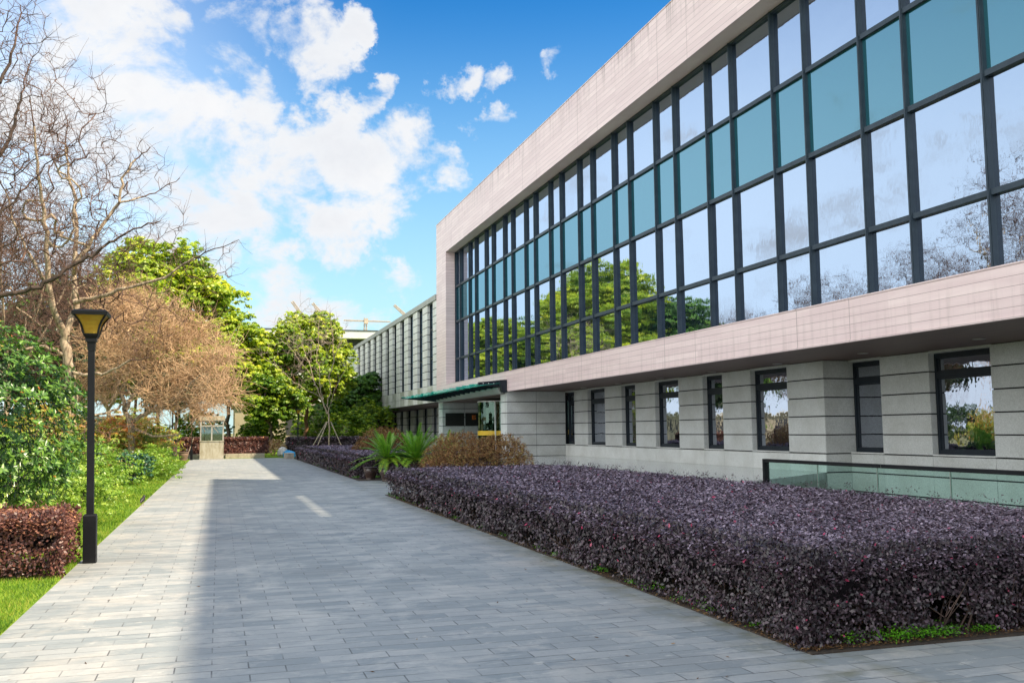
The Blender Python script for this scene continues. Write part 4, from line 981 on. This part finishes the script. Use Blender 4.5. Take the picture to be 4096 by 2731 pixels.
# ------------------------------------------------------------------ trees
def P36(pts, Y, dy=0.0): return [at_depth(a, b, Y + dy * i) for i, (a, b) in enumerate(pts)]
def dense(pts, k=4):
    out = []
    for a, b in zip(pts[:-1], pts[1:]):
        for i in range(k): out.append(a + (b - a) * i / k + rng.normal(0, .03, 3) * (i > 0))
    out.append(pts[-1]); return out
def twigs_from(P, PA, r, n, ln, rt, up=.2, thr=.02):
    i = rng.choice(np.where(r < thr)[0], n); d = P[i] - P[np.maximum(PA[i], 0)]; d /= np.linalg.norm(d, axis=1)[:, None] + 1e-6
    u = d * .6 + rand_unit(n) * .8 + [0, 0, up]; u /= np.linalg.norm(u, axis=1)[:, None]; Lg = ln * (.4 + rng.random(n))
    A = P[i]; B = A + u * (Lg * .5)[:, None]; u2 = u + .45 * rand_unit(n); C = B + u2 * (Lg * .5)[:, None]
    return [(A, B, np.full(n, rt), np.full(n, rt * .8), 3, 1), (B, C, np.full(n, rt * .8), np.full(n, rt * .5), 3, 1)], C
def bare_tall():
    b = at_depth(282, 1905, 36.0); b[2] = 0
    t = empty('bare_tree', tuple(b), 'tall leafless tree with a pale forked trunk rising behind the broad-leaved shrub', 'tree', 'leafless trees')
    Y = 36.0
    tr = [b] + P36([(285, 1700), (283, 1500), (268, 1400), (258, 1330)], Y)
    A = P36([(258, 1330), (222, 1260), (192, 1130), (188, 960), (172, 820), (150, 690), (140, 540), (120, 400)], Y, -.25)
    Bq = P36([(262, 1340), (305, 1240), (296, 1100), (306, 950), (305, 800), (278, 720), (262, 600), (270, 480)], Y, .3)
    C = P36([(304, 1050), (390, 930), (478, 810), (485, 715), (540, 640), (600, 590)], Y, .1)
    D = P36([(296, 1209), (400, 1185), (490, 1155), (660, 1111), (732, 1057), (821, 1008), (955, 959)], Y, -.35)
    E = P36([(262, 1420), (180, 1385), (80, 1400), (-60, 1380)], Y, -.3)
    F = P36([(276, 1470), (330, 1500), (430, 1490), (520, 1440), (600, 1430)], Y, -.4)
    Gq = P36([(192, 1130), (120, 1020), (60, 900), (20, 760), (-30, 640)], Y, .2)
    Hq = P36([(478, 810), (560, 790), (640, 760), (720, 712)], Y, .2)
    seeds = [(-1, dense(tr), .20, .15), ('near', dense(A), .12, .02), ('near', dense(Bq), .12, .02), ('near', dense(C), .075, .02), ('near', dense(D), .085, .012), ('near', dense(E), .07, .03), ('near', dense(F), .07, .02), ('near', dense(Gq), .06, .02), ('near', dense(Hq), .04, .012)]
    T = np.concatenate([ellipsoid_pts(360, at_depth(330, 900, 36), (3.6, 3.0, 4.2), .6), ellipsoid_pts(220, at_depth(60, 900, 36), (2.8, 3.0, 4.8), .6), ellipsoid_pts(260, at_depth(200, 520, 36.5), (2.4, 2.4, 3.2), .6), ellipsoid_pts(120, at_depth(420, 1200, 35.5), (4.0, 2.4, 1.8), .6), ellipsoid_pts(26, at_depth(800, 1060, 34.5), (1.6, 1.0, .7), .6)])
    T = T[np.argsort(((T - tr[-1]) ** 2).sum(1))]; P, PA, r = grow(seeds, T, .34, .009, 2.3, .22, .02)
    tw, tips = twigs_from(P, PA, r, 3300, .6, .0065, .25, .04)
    segs = limb_segs(P, PA, r, .03, (0, 1)); tubes_obj('branches', segs + tw, ['bark_grey', 'twig_dark'], t)
    Q = tips[rng.random(len(tips)) < .5]; leaf_obj('dry_buds', leaf_cloud(Q, rand_unit(len(Q)), .022, .4, 'diamond', 1), 'leaf_brown', t, rng.random(len(Q)))
bare_tall()
def bare_left():
    b = np.array([-9.2, 30.5, 0]); t = empty('bare_tree', tuple(b), 'dark-limbed leafless tree reaching in from beyond the left frame edge', 'tree', 'leafless trees'); Y = 30.0
    tr = [b, b + [0, 0, 3], b + [.2, 0, 5.0]]
    A = [tr[2]] + P36([(-120, 1215), (0, 1182), (100, 1165), (205, 1120), (313, 1048), (384, 1012), (455, 965), (536, 914), (640, 885)], Y, -.08)
    Bq = [tr[2], b + [.6, 0, 7.5]] + P36([(-90, 760), (0, 620), (60, 500), (75, 420)], Y) + P36([(95, 330), (130, 230)], Y)
    C = [b + [.6, 0, 7.5]] + P36([(-60, 900), (40, 820), (120, 730), (210, 640), (300, 560)], Y, .2)
    D = [b + [.2, 0, 6]] + P36([(-60, 1010), (60, 960), (150, 930), (300, 900)], Y, .2)
    E = [b + [.6, 0, 7.5], b + [.5, 0, 11]] + P36([(0, 330), (60, 180), (80, 20)], Y, .1)
    seeds = [(-1, dense(tr), .2, .14)] + [('near', dense(q), ra, rb) for q, ra, rb in ((A, .095, .02), (Bq, .09, .015), (C, .05, .012), (D, .05, .012), (E, .09, .015))]
    T = np.concatenate([ellipsoid_pts(260, at_depth(60, 560, 30), (1.8, 1.8, 4.2), .6), ellipsoid_pts(120, at_depth(-160, 700, 30), (2.2, 2.6, 5.0), .6), ellipsoid_pts(150, at_depth(250, 1020, 30), (2.6, 1.2, 1.2), .6), ellipsoid_pts(80, at_depth(40, 120, 30), (1.3, 1.2, 1.6), .6)])
    T = T[np.argsort(((T - tr[-1]) ** 2).sum(1))]; P, PA, r = grow(seeds, T, .3, .008, 2.25, .22, .02); tw, tips = twigs_from(P, PA, r, 1800, .5, .006, .2, .04)
    tubes_obj('branches', limb_segs(P, PA, r, .03, (0, 1)) + tw, ['bark_dark', 'twig_dark'], t)
    Q = tips[rng.random(len(tips)) < .5]; leaf_obj('dry_buds', leaf_cloud(Q, rand_unit(len(Q)), .022, .4, 'diamond', 1), 'leaf_brown', t, rng.random(len(Q)))
bare_left()
def twiggy():
    b = at_depth(521, 1890, 40.0); b[2] = 0; Y = 40.0
    t = empty('twiggy_tree', tuple(b), 'spreading leafless tree with a dense crown of tan brown twigs, beside the path', 'tree', 'leafless trees')
    tr = [b] + P36([(523, 1800), (525, 1730), (515, 1670)], Y)
    A = P36([(515, 1670), (500, 1620), (478, 1575), (455, 1500), (430, 1400), (420, 1300)], Y, .2); Bq = P36([(520, 1690), (580, 1659), (637, 1636), (674, 1610), (740, 1560), (800, 1500)], Y, -.3)
    C = P36([(502, 1640), (540, 1580), (560, 1500), (600, 1400), (640, 1290), (690, 1200)], Y, .25); D = P36([(530, 1710), (610, 1745), (680, 1740), (720, 1730)], Y, -.5); E = P36([(500, 1620), (450, 1640), (380, 1660), (300, 1600)], Y, -.4)
    seeds = [(-1, dense(tr), .15, .12)] + [('near', dense(q), ra, .03) for q, ra in ((A, .10), (Bq, .09), (C, .08), (D, .05), (E, .05))]
    c1 = at_depth(600, 1370, 40); T = []
    for (px, py, ry, k) in ((540, 1210, 1.1, 170), (640, 1260, 1.0, 150), (470, 1240, 1.2, 200), (760, 1330, 1.1, 220), (840, 1450, .95, 200), (880, 1560, .8, 150), (640, 1380, 1.3, 230), (420, 1380, 1.2, 200), (530, 1460, 1.2, 200), (740, 1500, 1.2, 240), (800, 1620, .75, 150), (640, 1600, .9, 160), (380, 1540, 1.0, 150), (900, 1400, .5, 60)):
        T.append(ellipsoid_pts(k, at_depth(px, py, 40 + rng.normal(0, 1.3)), (ry, ry * 1.2, ry * .8), .5))
    T = np.concatenate(T)
    T = T[np.argsort(((T - tr[-1]) ** 2).sum(1))]; P, PA, r = grow(seeds, T, .30, .0052, 2.3, .30, .06, .15)
    tw, tips = twigs_from(P, PA, r, 6400, .8, .0078, -.05, .03)
    tubes_obj('branches', limb_segs(P, PA, r, .03, (0, 1)) + tw, ['bark_grey', 'twig_tan'], t)
    Q = tips[rng.random(len(tips)) < .35]; leaf_obj('dry_buds', leaf_cloud(Q, rand_unit(len(Q)), .030, .3, 'diamond', 1), 'leaf_brown', t, rng.random(len(Q)))
twiggy()
def bare_thin():
    b = at_depth(1315, 1800, 66.0); b[2] = 0; Y = 66.0
    t = empty('young_bare_tree', tuple(b), 'slender young leafless tree held up by wooden props, in front of the round evergreen', 'tree', 'leafless trees')
    sx, sy, k = 950, 1200, .4146
    q = lambda *p: P36([(sx + a * k, sy + c_ * k) for a, c_ in p], Y, 0)
    tr = [b] + q((885, 1300), (880, 1100), (850, 1060))
    br = [q((860, 1070), (800, 930), (740, 780), (680, 680), (600, 600), (530, 480), (420, 370)), q((875, 1080), (870, 960), (900, 900), (880, 740), (930, 600), (970, 450), (1030, 380)), q((800, 930), (650, 860), (520, 770), (420, 680), (330, 610), (230, 540)),
          q((880, 1060), (930, 880), (990, 760), (1050, 640)), q((840, 1040), (800, 850), (790, 640), (760, 570), (780, 450), (780, 330), (790, 200)), q((740, 780), (690, 600), (620, 420), (600, 250), (560, 130)), q((680, 680), (560, 540), (540, 400), (545, 230)),
          q((930, 600), (920, 400), (900, 250), (895, 80)), q((970, 450), (1010, 350), (1060, 240))]
    seeds = [(-1, dense(tr))] + [('near', dense(z)) for z in br]
    c1 = P36([(sx + 700 * k, sy + 430 * k)], Y)[0]; T = ellipsoid_pts(170, c1, (3.0, 2.4, 3.6), .6)
    T = T[np.argsort(((T - tr[-1]) ** 2).sum(1))]; P, PA, r = grow(seeds, T, .4, .009, 2.5, .15, .0, .17); tw, tips = twigs_from(P, PA, r, 500, .7, .008, .3, .03)
    tubes_obj('branches', limb_segs(P, PA, r, .0, (0, 1)) + tw, ['bark_grey', 'twig_grey'], t)
    for (dx, dy) in ((-.9, -.3), (.95, -.3), (-1.2, .5)):
        m = MB(); top = b + np.array([dx * .12, dy * .12, 2.35]); bt = b + np.array([dx * 1.15, dy, .1]); m.tube(bt, top, .035, n=8)
        o = m.build('tree_prop', 'pole_wood'); tag(o, {-.9: 'pale wooden prop leaning on the young tree from the left', .95: 'pale wooden prop leaning on the young tree from the right', -1.2: 'brown wooden prop behind the left one, against the young tree'}[dx], 'wooden prop', 'props of the young tree')
bare_thin()
def bare_auto(label, x, y, H, sp, n=420):
    b = np.array([x, y, 0.]); t = empty('bare_tree', tuple(b), label, 'tree', 'leafless trees')
    tr = [b, b + [.05, 0, H * .16], b + [.1, .05, H * .30]]; seeds = [(-1, dense(tr), .17, .13)]
    for k in range(6):
        a = k * 1.05 + rng.random(); e = b + [sp * .75 * math.cos(a), sp * .75 * math.sin(a), H * (.66 + .25 * rng.random())]; mid = tr[2] * .5 + e * .5 + [0, 0, -.05 * H]
        seeds.append(('near', dense([tr[2], mid, e], 5), .09, .02))
    T = ellipsoid_pts(n, (x, y, H * .66), (sp, sp, H * .36), .55); T = T[np.argsort(((T - tr[-1]) ** 2).sum(1))]
    P, PA, r = grow(seeds, T, .45, .010, 2.3, .22, .02); tw, tips = twigs_from(P, PA, r, 4600, .8, .010, .2, .04)
    tubes_obj('branches', limb_segs(P, PA, r, .03, (0, 1)) + tw, ['bark_grey', 'twig_dark'], t)
bare_auto('leafless tree farther back, between the tall bare tree and the dark evergreens', -9.0, 46, 12.5, 4.2)
bare_auto('leafless tree deep in the garden behind the twiggy brown tree', -8.0, 55, 12.0, 4.0)
bare_auto('leafless tree standing beyond the left frame edge, mirrored in the right-hand windows', -12.5, 40, 14.0, 4.6)
bare_auto('leafless tree in front of the large sunlit evergreen, lost among its leaves', -6.8, 64, 10.5, 3.6, 320)

EG = 'evergreen trees beyond the path'
def evergreen(label, x, y, H, rad, nl, per, ls, mat, zc=None, lobe=.28, tb=0.0, trunkr=None, mats=('bark_dark', 'twig_dark'), name='evergreen_tree', grp=EG, bottom=-.8):
    t = empty(name, (x, y, 0), label, 'tree', grp); zc = zc or H - rad[2]
    LC, LR = crown((x, y, zc), rad, nl, per, ls, t, mat, 'crown', lobe, bottom=bottom, tbias=tb)
    trunk_for((x, y, 0), (x, y, zc), LC, t, mats, .04 if H > 8 else .03); return t
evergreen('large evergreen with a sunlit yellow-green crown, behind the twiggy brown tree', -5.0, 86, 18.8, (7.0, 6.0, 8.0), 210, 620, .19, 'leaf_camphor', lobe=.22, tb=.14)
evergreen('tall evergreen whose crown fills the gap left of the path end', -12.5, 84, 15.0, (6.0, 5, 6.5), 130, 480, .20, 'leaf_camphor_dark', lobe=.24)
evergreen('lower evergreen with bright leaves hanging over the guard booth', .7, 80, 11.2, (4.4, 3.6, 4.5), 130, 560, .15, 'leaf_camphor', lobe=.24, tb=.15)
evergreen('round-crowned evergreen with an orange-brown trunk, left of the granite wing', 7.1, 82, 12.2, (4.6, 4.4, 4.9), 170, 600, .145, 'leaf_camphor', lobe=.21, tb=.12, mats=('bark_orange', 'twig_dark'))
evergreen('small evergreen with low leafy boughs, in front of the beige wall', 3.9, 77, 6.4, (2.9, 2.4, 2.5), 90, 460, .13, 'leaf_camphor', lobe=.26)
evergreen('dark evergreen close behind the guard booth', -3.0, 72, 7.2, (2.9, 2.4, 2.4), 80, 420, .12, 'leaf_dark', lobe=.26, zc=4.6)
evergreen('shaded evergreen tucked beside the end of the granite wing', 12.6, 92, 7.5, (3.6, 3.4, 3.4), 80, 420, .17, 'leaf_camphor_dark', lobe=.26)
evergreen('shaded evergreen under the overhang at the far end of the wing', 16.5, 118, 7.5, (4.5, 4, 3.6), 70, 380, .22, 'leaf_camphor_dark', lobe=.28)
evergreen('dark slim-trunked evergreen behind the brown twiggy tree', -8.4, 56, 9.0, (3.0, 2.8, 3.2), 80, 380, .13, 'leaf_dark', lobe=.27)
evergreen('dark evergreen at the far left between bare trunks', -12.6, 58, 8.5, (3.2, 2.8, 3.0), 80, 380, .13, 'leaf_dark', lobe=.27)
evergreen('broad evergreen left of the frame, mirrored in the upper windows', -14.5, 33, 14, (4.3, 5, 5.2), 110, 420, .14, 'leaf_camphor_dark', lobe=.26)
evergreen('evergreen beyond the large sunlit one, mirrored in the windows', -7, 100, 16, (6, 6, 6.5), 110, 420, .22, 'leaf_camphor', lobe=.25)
for (x, y, H, rd_, lab) in ((-9, 112, 18, 6.5, 'tall far evergreen mirrored in the middle windows, nearest of the hidden far row'), (-5, 130, 19, 7, 'tall far evergreen mirrored in the left windows, middle of the hidden far row'), (-13, 146, 20, 7.5, 'tall far evergreen mirrored in the leftmost windows, farthest of the hidden far row'), (-16, 120, 17, 6, 'tall far evergreen behind the others, mirrored low in the windows')):
    evergreen(lab, x, y, H, (rd_, rd_, H * .42), 110, 380, .26, 'leaf_camphor', lobe=.25, grp='far row of evergreens')
evergreen('far evergreen behind the round-crowned tree', 3.5, 108, 13, (6, 5, 5.5), 100, 420, .24, 'leaf_camphor_dark', lobe=.25)

# ------------------------------------------------------------------ far end of the path
t = empty('guard_booth', (-.43, 62.9, 0), 'small weathered metal guard booth with windows at the far end of the path', 'booth')
x0, x1, y0, y1 = -1.15, .28, 62.2, 63.6
m = MB(); m.box(x0, x1, y0, y1, .06, 1.12); m.box(x0 - .03, x1 + .03, y0 - .03, y1 + .03, 1.121, 1.17); m.build('lower_panel', 'booth_metal', t)
m = MB(); m.box(x0 - .02, x1 + .02, y0 - .02, y1 + .02, 0, .06)
for a, b in ((x0, y0), (x1 - .08, y0), (x0, y1 - .08), (x1 - .08, y1 - .08)): m.box(a, a + .08, b, b + .08, 1.17, 2.70)
m.box(x0 + .66, x0 + .74, y0, y0 + .06, 1.17, 2.1); m.box(x0 + .08, x1 - .08, y0, y0 + .06, 2.06, 2.14); m.box(x0 + .08, x1 - .08, y0 + .002, y0 + .062, 2.36, 2.46)
m.box(x0 + .08, x1 - .08, y1 - .06, y1, 2.06, 2.14); m.box(x0, x0 + .06, y0 + .08, y1 - .08, 2.06, 2.14); m.box(x1 - .06, x1, y0 + .08, y1 - .08, 2.06, 2.14)
m.build('frame', 'booth_frame', t)
m = MB(); m.box(x0 - .06, x1 + .06, y0 - .06, y1 + .06, 2.44, 2.72); m.build('roof', 'booth_metal', t)
for q in ((x0 + .08, x0 + .66, y0 + .02, y0 + .03), (x0 + .74, x1 - .08, y0 + .02, y0 + .03), (x0 + .08, x1 - .08, y1 - .03, y1 - .02)):
    m = MB(); m.box(*q, 1.17, 2.06); m.build('pane', 'booth_glass', t)
m = MB()
for a, b in ((-2.3, -1.2), (.42, 1.2), (1.22, 2.0), (2.02, 2.88)): m.box(a, b, 64.2, 64.55, 0, .29)
m.box(-2.3, 2.88, 64.56, 67.2, 0, .27); o = m.build('planter_wall', 'kerb_stone'); tag(o, 'low pale stone planter wall at the end of the path, under the reddish hedge', 'planter')
m = MB(); m.box(4.0, 4.5, 60.7, 62.4, 0, .30); m.box(3.98, 4.52, 60.68, 62.42, .301, .34); o = m.build('stone_block', 'kerb_stone'); tag(o, 'pale stone block at the far corner of the purple hedge beside the path', 'stone block')
m = MB(); pr = [(0.30, 0), (.40, .15), (.36, .38), (.24, .58), (.08, .66)]; m.lathe(4.15, 66.3, pr, 7); m.lathe(4.55, 66.5, [(.2, 0), (.27, .12), (.15, .35), (.04, .4)], 6); o = m.build('garden_rock', 'rock_white'); tag(o, 'white garden rock behind the stone block at the path end', 'rock')
m = MB(); m.loft([[(4.1, 64.4, .0), (4.9, 64.4, .0), (4.9, 65, .0), (4.1, 65, .0)], [(4.05, 64.35, .25), (4.95, 64.4, .3), (4.9, 65, .28), (4.1, 65.05, .3)], [(4.3, 64.5, .5), (4.6, 64.5, .42), (4.6, 64.8, .4), (4.3, 64.8, .46)]]); o = m.build('plastic_sack', 'blue_plastic'); tag(o, 'bright blue plastic sack lying beside the white rock', 'sack')
m = MB(); m.tube((-1.95, 62.0, .02), (-1.52, 62.4, 1.35), .018, n=6); m.loft([[(-2.15, 61.9, 0), (-1.85, 61.9, 0), (-1.85, 62.05, 0), (-2.15, 62.05, 0)], [(-1.98, 61.97, .35), (-1.88, 61.97, .35), (-1.88, 62.03, .35), (-1.98, 62.03, .35)]]); o = m.build('broom', 'pole_wood'); tag(o, 'twig broom leaning on the far lamp beside the guard booth', 'broom')

for (x, y, rx, rz, lab) in ((-1.5, 86, 3.0, 2.0, 'leafy green bush behind the reddish hedge, left part'), (3.6, 84, 2.2, 1.5, 'leafy green bush under the small evergreen'), (10.8, 80, 2.6, 2.0, 'leafy green bush between the round evergreen and the granite wing'), (13.2, 86, 2.4, 2.4, 'tall leafy bush against the granite wing'), (9.5, 96, 3.0, 2.2, 'leafy green bush beyond the round evergreen trunk')):
    shrub('leafy_shrub', lab, (x, y, rz * .95), (rx, 2.0, rz), 60, 260, .10, 'leaf_camphor', 'bushes at the far end')
# beige building and wall behind the far trees
fb = empty('beige_building', (6, 102, 0), 'low beige building glimpsed under the far trees', 'building')
m = MB(); m.box(1.5, 16, 100, 112, 0, 4.4); m.build('wall', 'far_wall', fb)
for x in (3.2, 6.6, 10.0): m = MB(); m.box(x, x + 1.6, 99.95, 99.99, 1.4, 3.2); m.build('window', 'far_dark', fb)
m = MB(); m.box(1.2, 16.3, 99.6, 112, 4.4, 4.7); m.build('roof', 'kerb_stone', fb)
fc = empty('unfinished_block', (15, 165, 0), 'large pale concrete building with a flat overhanging roof far behind the trees', 'building')
m = MB(); m.box(4.0, 60, 150.5, 185, 0, 15.0); m.build('wall', 'far_concrete', fc)
m = MB(); m.box(5.9, 60, 149.9, 185, 15.0, 16.3); m.build('top_storey', 'far_dark', fc)
m = MB(); m.box(4.9, 60, 148, 186, 16.3, 17.45); m.build('roof_slab', 'far_concrete', fc); m = MB(); m.box(4.8, 60, 147.9, 186, 17.451, 17.6); m.build('roof_edge', 'far_dark', fc)
m = MB(); m.box(4.0, 9.5, 149.2, 150.4, 13.5, 15.0); m.build('parapet', 'far_concrete', fc)
for (x, X2, lab) in ((-60, -34, 'pale low building far to the left, seen between the tree trunks'), (-32, -10, 'white low building behind the left garden, seen between the tree trunks')):
    bb = empty('distant_building', (x, 120, 0), lab, 'building', 'distant pale buildings')
    m = MB(); m.box(x, X2, 118, 130, 0, 3.4); m.build('wall', 'far_wall', bb)
    for k in range(int((X2 - x) / 3) - 1):
        m = MB(); m.box(x + 1 + 3 * k, x + 2.6 + 3 * k, 117.94, 117.99, 1.2, 2.8); m.build('window', 'far_dark', bb)
    m = MB(); m.box(x - .3, X2 + .3, 117.6, 130.3, 3.4, 3.7); m.build('roof', 'far_concrete', bb)

# tower cranes
def lattice(m, A, Bp, wd, n, r):
    A = np.array(A, float); Bp = np.array(Bp, float); d = Bp - A; ln = np.linalg.norm(d); d /= ln; a = np.cross(d, (0, 1, 0)); a /= np.linalg.norm(a); b = np.cross(d, a)
    cs = [wd * (a * s + b * u) for s, u in ((-1, -1), (1, -1), (1, 1), (-1, 1))]
    for c_ in cs: m.tube(A + c_, Bp + c_ * .8, r, n=4)
    for i in range(n):
        p = A + d * ln * i / n; q = A + d * ln * (i + 1) / n
        for j in range(4): m.tube(p + cs[j], q + cs[(j + 1) % 4], r * .7, n=3); m.tube(p + cs[j], p + cs[(j + 1) % 4], r * .7, n=3)
def crane(label, foot, jibs, towertop, grp='tower cranes', Y=300):
    t = empty('tower_crane', (foot, Y, 0), label, 'crane', grp)
    m = MB(); lattice(m, (foot, Y, 0), (foot, Y, towertop), .5, 30, .08); m.build('mast', 'crane_paint', t)
    m = MB()
    for a, b, wd in jibs: lattice(m, a, b, wd, 14, .07)
    m.build('jib', 'crane_paint', t)
    m = MB(); m.box(foot - .6, foot + .6, Y - 1.8, Y - .6, towertop - 2.0, towertop - .4); m.build('cab', 'crane_paint', t)
Y = 300
p = lambda x, y: tuple(at_depth(x, y, Y))
a, b = p(1211, 1266), p(1168, 1205); crane('lattice crane jib slanting up left above the round evergreen', a[0], [(a, b, .42)], a[2])
a, b = p(1292, 1262), p(1250, 1212); crane('lattice crane jib slanting above the right shoulder of the round evergreen', a[0], [(a, b, .38)], a[2])
a, b = p(1618, 1258), p(1576, 1220); crane('lattice crane jib slanting above the roof of the granite wing', a[0], [(a, b, .38)], a[2])
a, b, c_ = p(1462, 1284), p(1374, 1281), p(1562, 1287); crane('distant crane with a long thin horizontal jib left of the granite wing roof', a[0], [(a, b, .16), (a, c_, .14)], a[2] + 1)

# ------------------------------------------------------------------ small things on the ground
t = empty('log', (5.5, 6.5, 0), 'thin brown log lying under the near end of the long hedge', 'log')
m = MB(); m.tube((5.50, 6.24, .045), (5.42, 7.4, .075), .042, .036, n=12); m.build('wood', 'log_bark', t, smooth=False)
bd = empty('bird', (-1.66, 23.4, 0), 'small black bird standing at the grass edge of the path', 'bird')
def bird():
    x, y = -1.66, 23.4
    prof = [(-.115, .085, .006), (-.08, .10, .020), (-.03, .125, .042), (.02, .145, .048), (.055, .168, .036), (.072, .195, .025), (.085, .214, .027), (.105, .216, .020), (.118, .212, .009), (.14, .208, .002)]
    rings = []
    for (s, z, r) in prof: rings.append([(x + s * .35 + r * math.cos(k * math.pi / 5), y + s * .94 + .0, z + r * math.sin(k * math.pi / 5) * 1.1) for k in range(10)])
    m = MB(); m.loft(rings); m.build('body', 'bird_black', bd, smooth=True)
    m = MB(); m.tube((x - .015, y, 0), (x - .012, y + .01, .10), .0045, n=5); m.tube((x + .02, y, 0), (x + .018, y + .01, .10), .0045, n=5); m.build('leg', 'bird_leg', bd)
bird()
def scatter_leaves(n, pts, size, mat, name, label_kind='stuff', asp=.35, up=True):
    V = leaf_cloud(pts, np.tile([0, 0, 1.], (len(pts), 1)), size * (.5 + rng.random(len(pts))), asp, 'diamond', .35)
    o = leaf_obj(name, V, mat, None, rng.random(len(pts))); o['kind'] = 'stuff'; return o
n = 9000; P = np.stack([4.12 + rng.random(n) ** 1.5 * 1.0, 6.1 + rng.random(n) ** 1.5 * 18, .016 + .02 * rng.random(n)], 1)
P2 = np.stack([4.2 + rng.random(5000) * 4.9, 6.08 + rng.random(5000) ** 1.4 * .9, .016 + .02 * rng.random(5000)], 1); P = np.concatenate([P, P2])
o = scatter_leaves(len(P), P, .014, 'litter', 'fallen_leaves'); tag(o, 'brown leaf litter along the foot of the long purple hedge', 'leaf litter')
P = np.stack([-1.6 + 5.6 * rng.random(150), 5.5 + 30 * rng.random(150) ** 1.5, np.full(150, .006)], 1); o = scatter_leaves(150, P, .018, 'litter', 'stray_leaves'); tag(o, 'few dry leaves blown onto the paved path', 'fallen leaves')
# weeds at the hedge foot
VV = []; TT = []
spots = [(4.55 + .12 * i + rng.normal(0, .03), 6.13 + rng.random() * .12, .09) for i in range(9)] + [(4.95 + .1 * i, 6.12 + rng.random() * .1, .07) for i in range(6)] + [(5.75, 6.14, .06), (5.85, 6.15, .05)]
spots += [(4.18 + .06 * rng.random(), y, .05 + .04 * rng.random()) for y in (6.9, 7.6, 7.7, 8.1, 8.8, 9.2, 10.1, 10.2, 11.6, 12.3, 13.9, 15.2, 17.0, 19.5, 20.8, 22.0, 22.6, 23.0, 23.4, 23.8)]
spots += [(4.6 + .2 * rng.random(), y, .10) for y in np.arange(33.5, 50, .7)] + [(4.5 + 1.5 * rng.random(), 33.1, .08) for _ in range(5)]
for (x, y, h) in spots:
    n = 90; q = rng.normal(size=(n, 3)) * [h * .75, h * .6, h * .3] + [x, y, .02]; q[:, 2] = np.abs(q[:, 2] - .02) + .03 + h * rng.random(n) * .6
    VV.append(leaf_cloud(q, np.tile([0, -.2, 1.], (n, 1)), .010 + .003 * (y > 20), .5, 'diamond', .6)); TT.append(rng.random(n))
o = leaf_obj('weeds', np.concatenate(VV), 'leaf_weed', None, np.concatenate(TT)); tag(o, 'bright green weeds sprouting along the foot of the purple hedges', 'weeds', None, 'stuff')
# grass blades on the lawn
def grass():
    n = 120000; yy = 7.5 + (rng.random(n) ** 2.0) * 50; wmax = 1.2 + yy * .10; xx = -1.71 - rng.random(n) ** 1.2 * wmax
    ok = rng.random(n) < .98; P = np.stack([xx, yy, np.zeros(n)], 1)[ok]; n = len(P); h = (.026 + .03 * rng.random(n)) * (1 + (P[:, 1] - 8) * .022)
    az = rng.random(n) * 6.28; wd = .0028 * (1 + (P[:, 1] - 8) * .09); s = np.stack([np.cos(az), np.sin(az), np.zeros(n)], 1)
    lean = rng.normal(0, .5, (n, 2)); tip = P + np.stack([lean[:, 0] * h, lean[:, 1] * h, h], 1)
    V = np.stack([P - s * wd[:, None], P + s * wd[:, None], tip], 1)
    o = leaf_obj('grass', V, 'grass', None, np.clip(rng.random(n) * .8, 0, 1)); tag(o, 'short bright green grass of the lawn left of the path', 'grass', None, 'stuff')
grass()
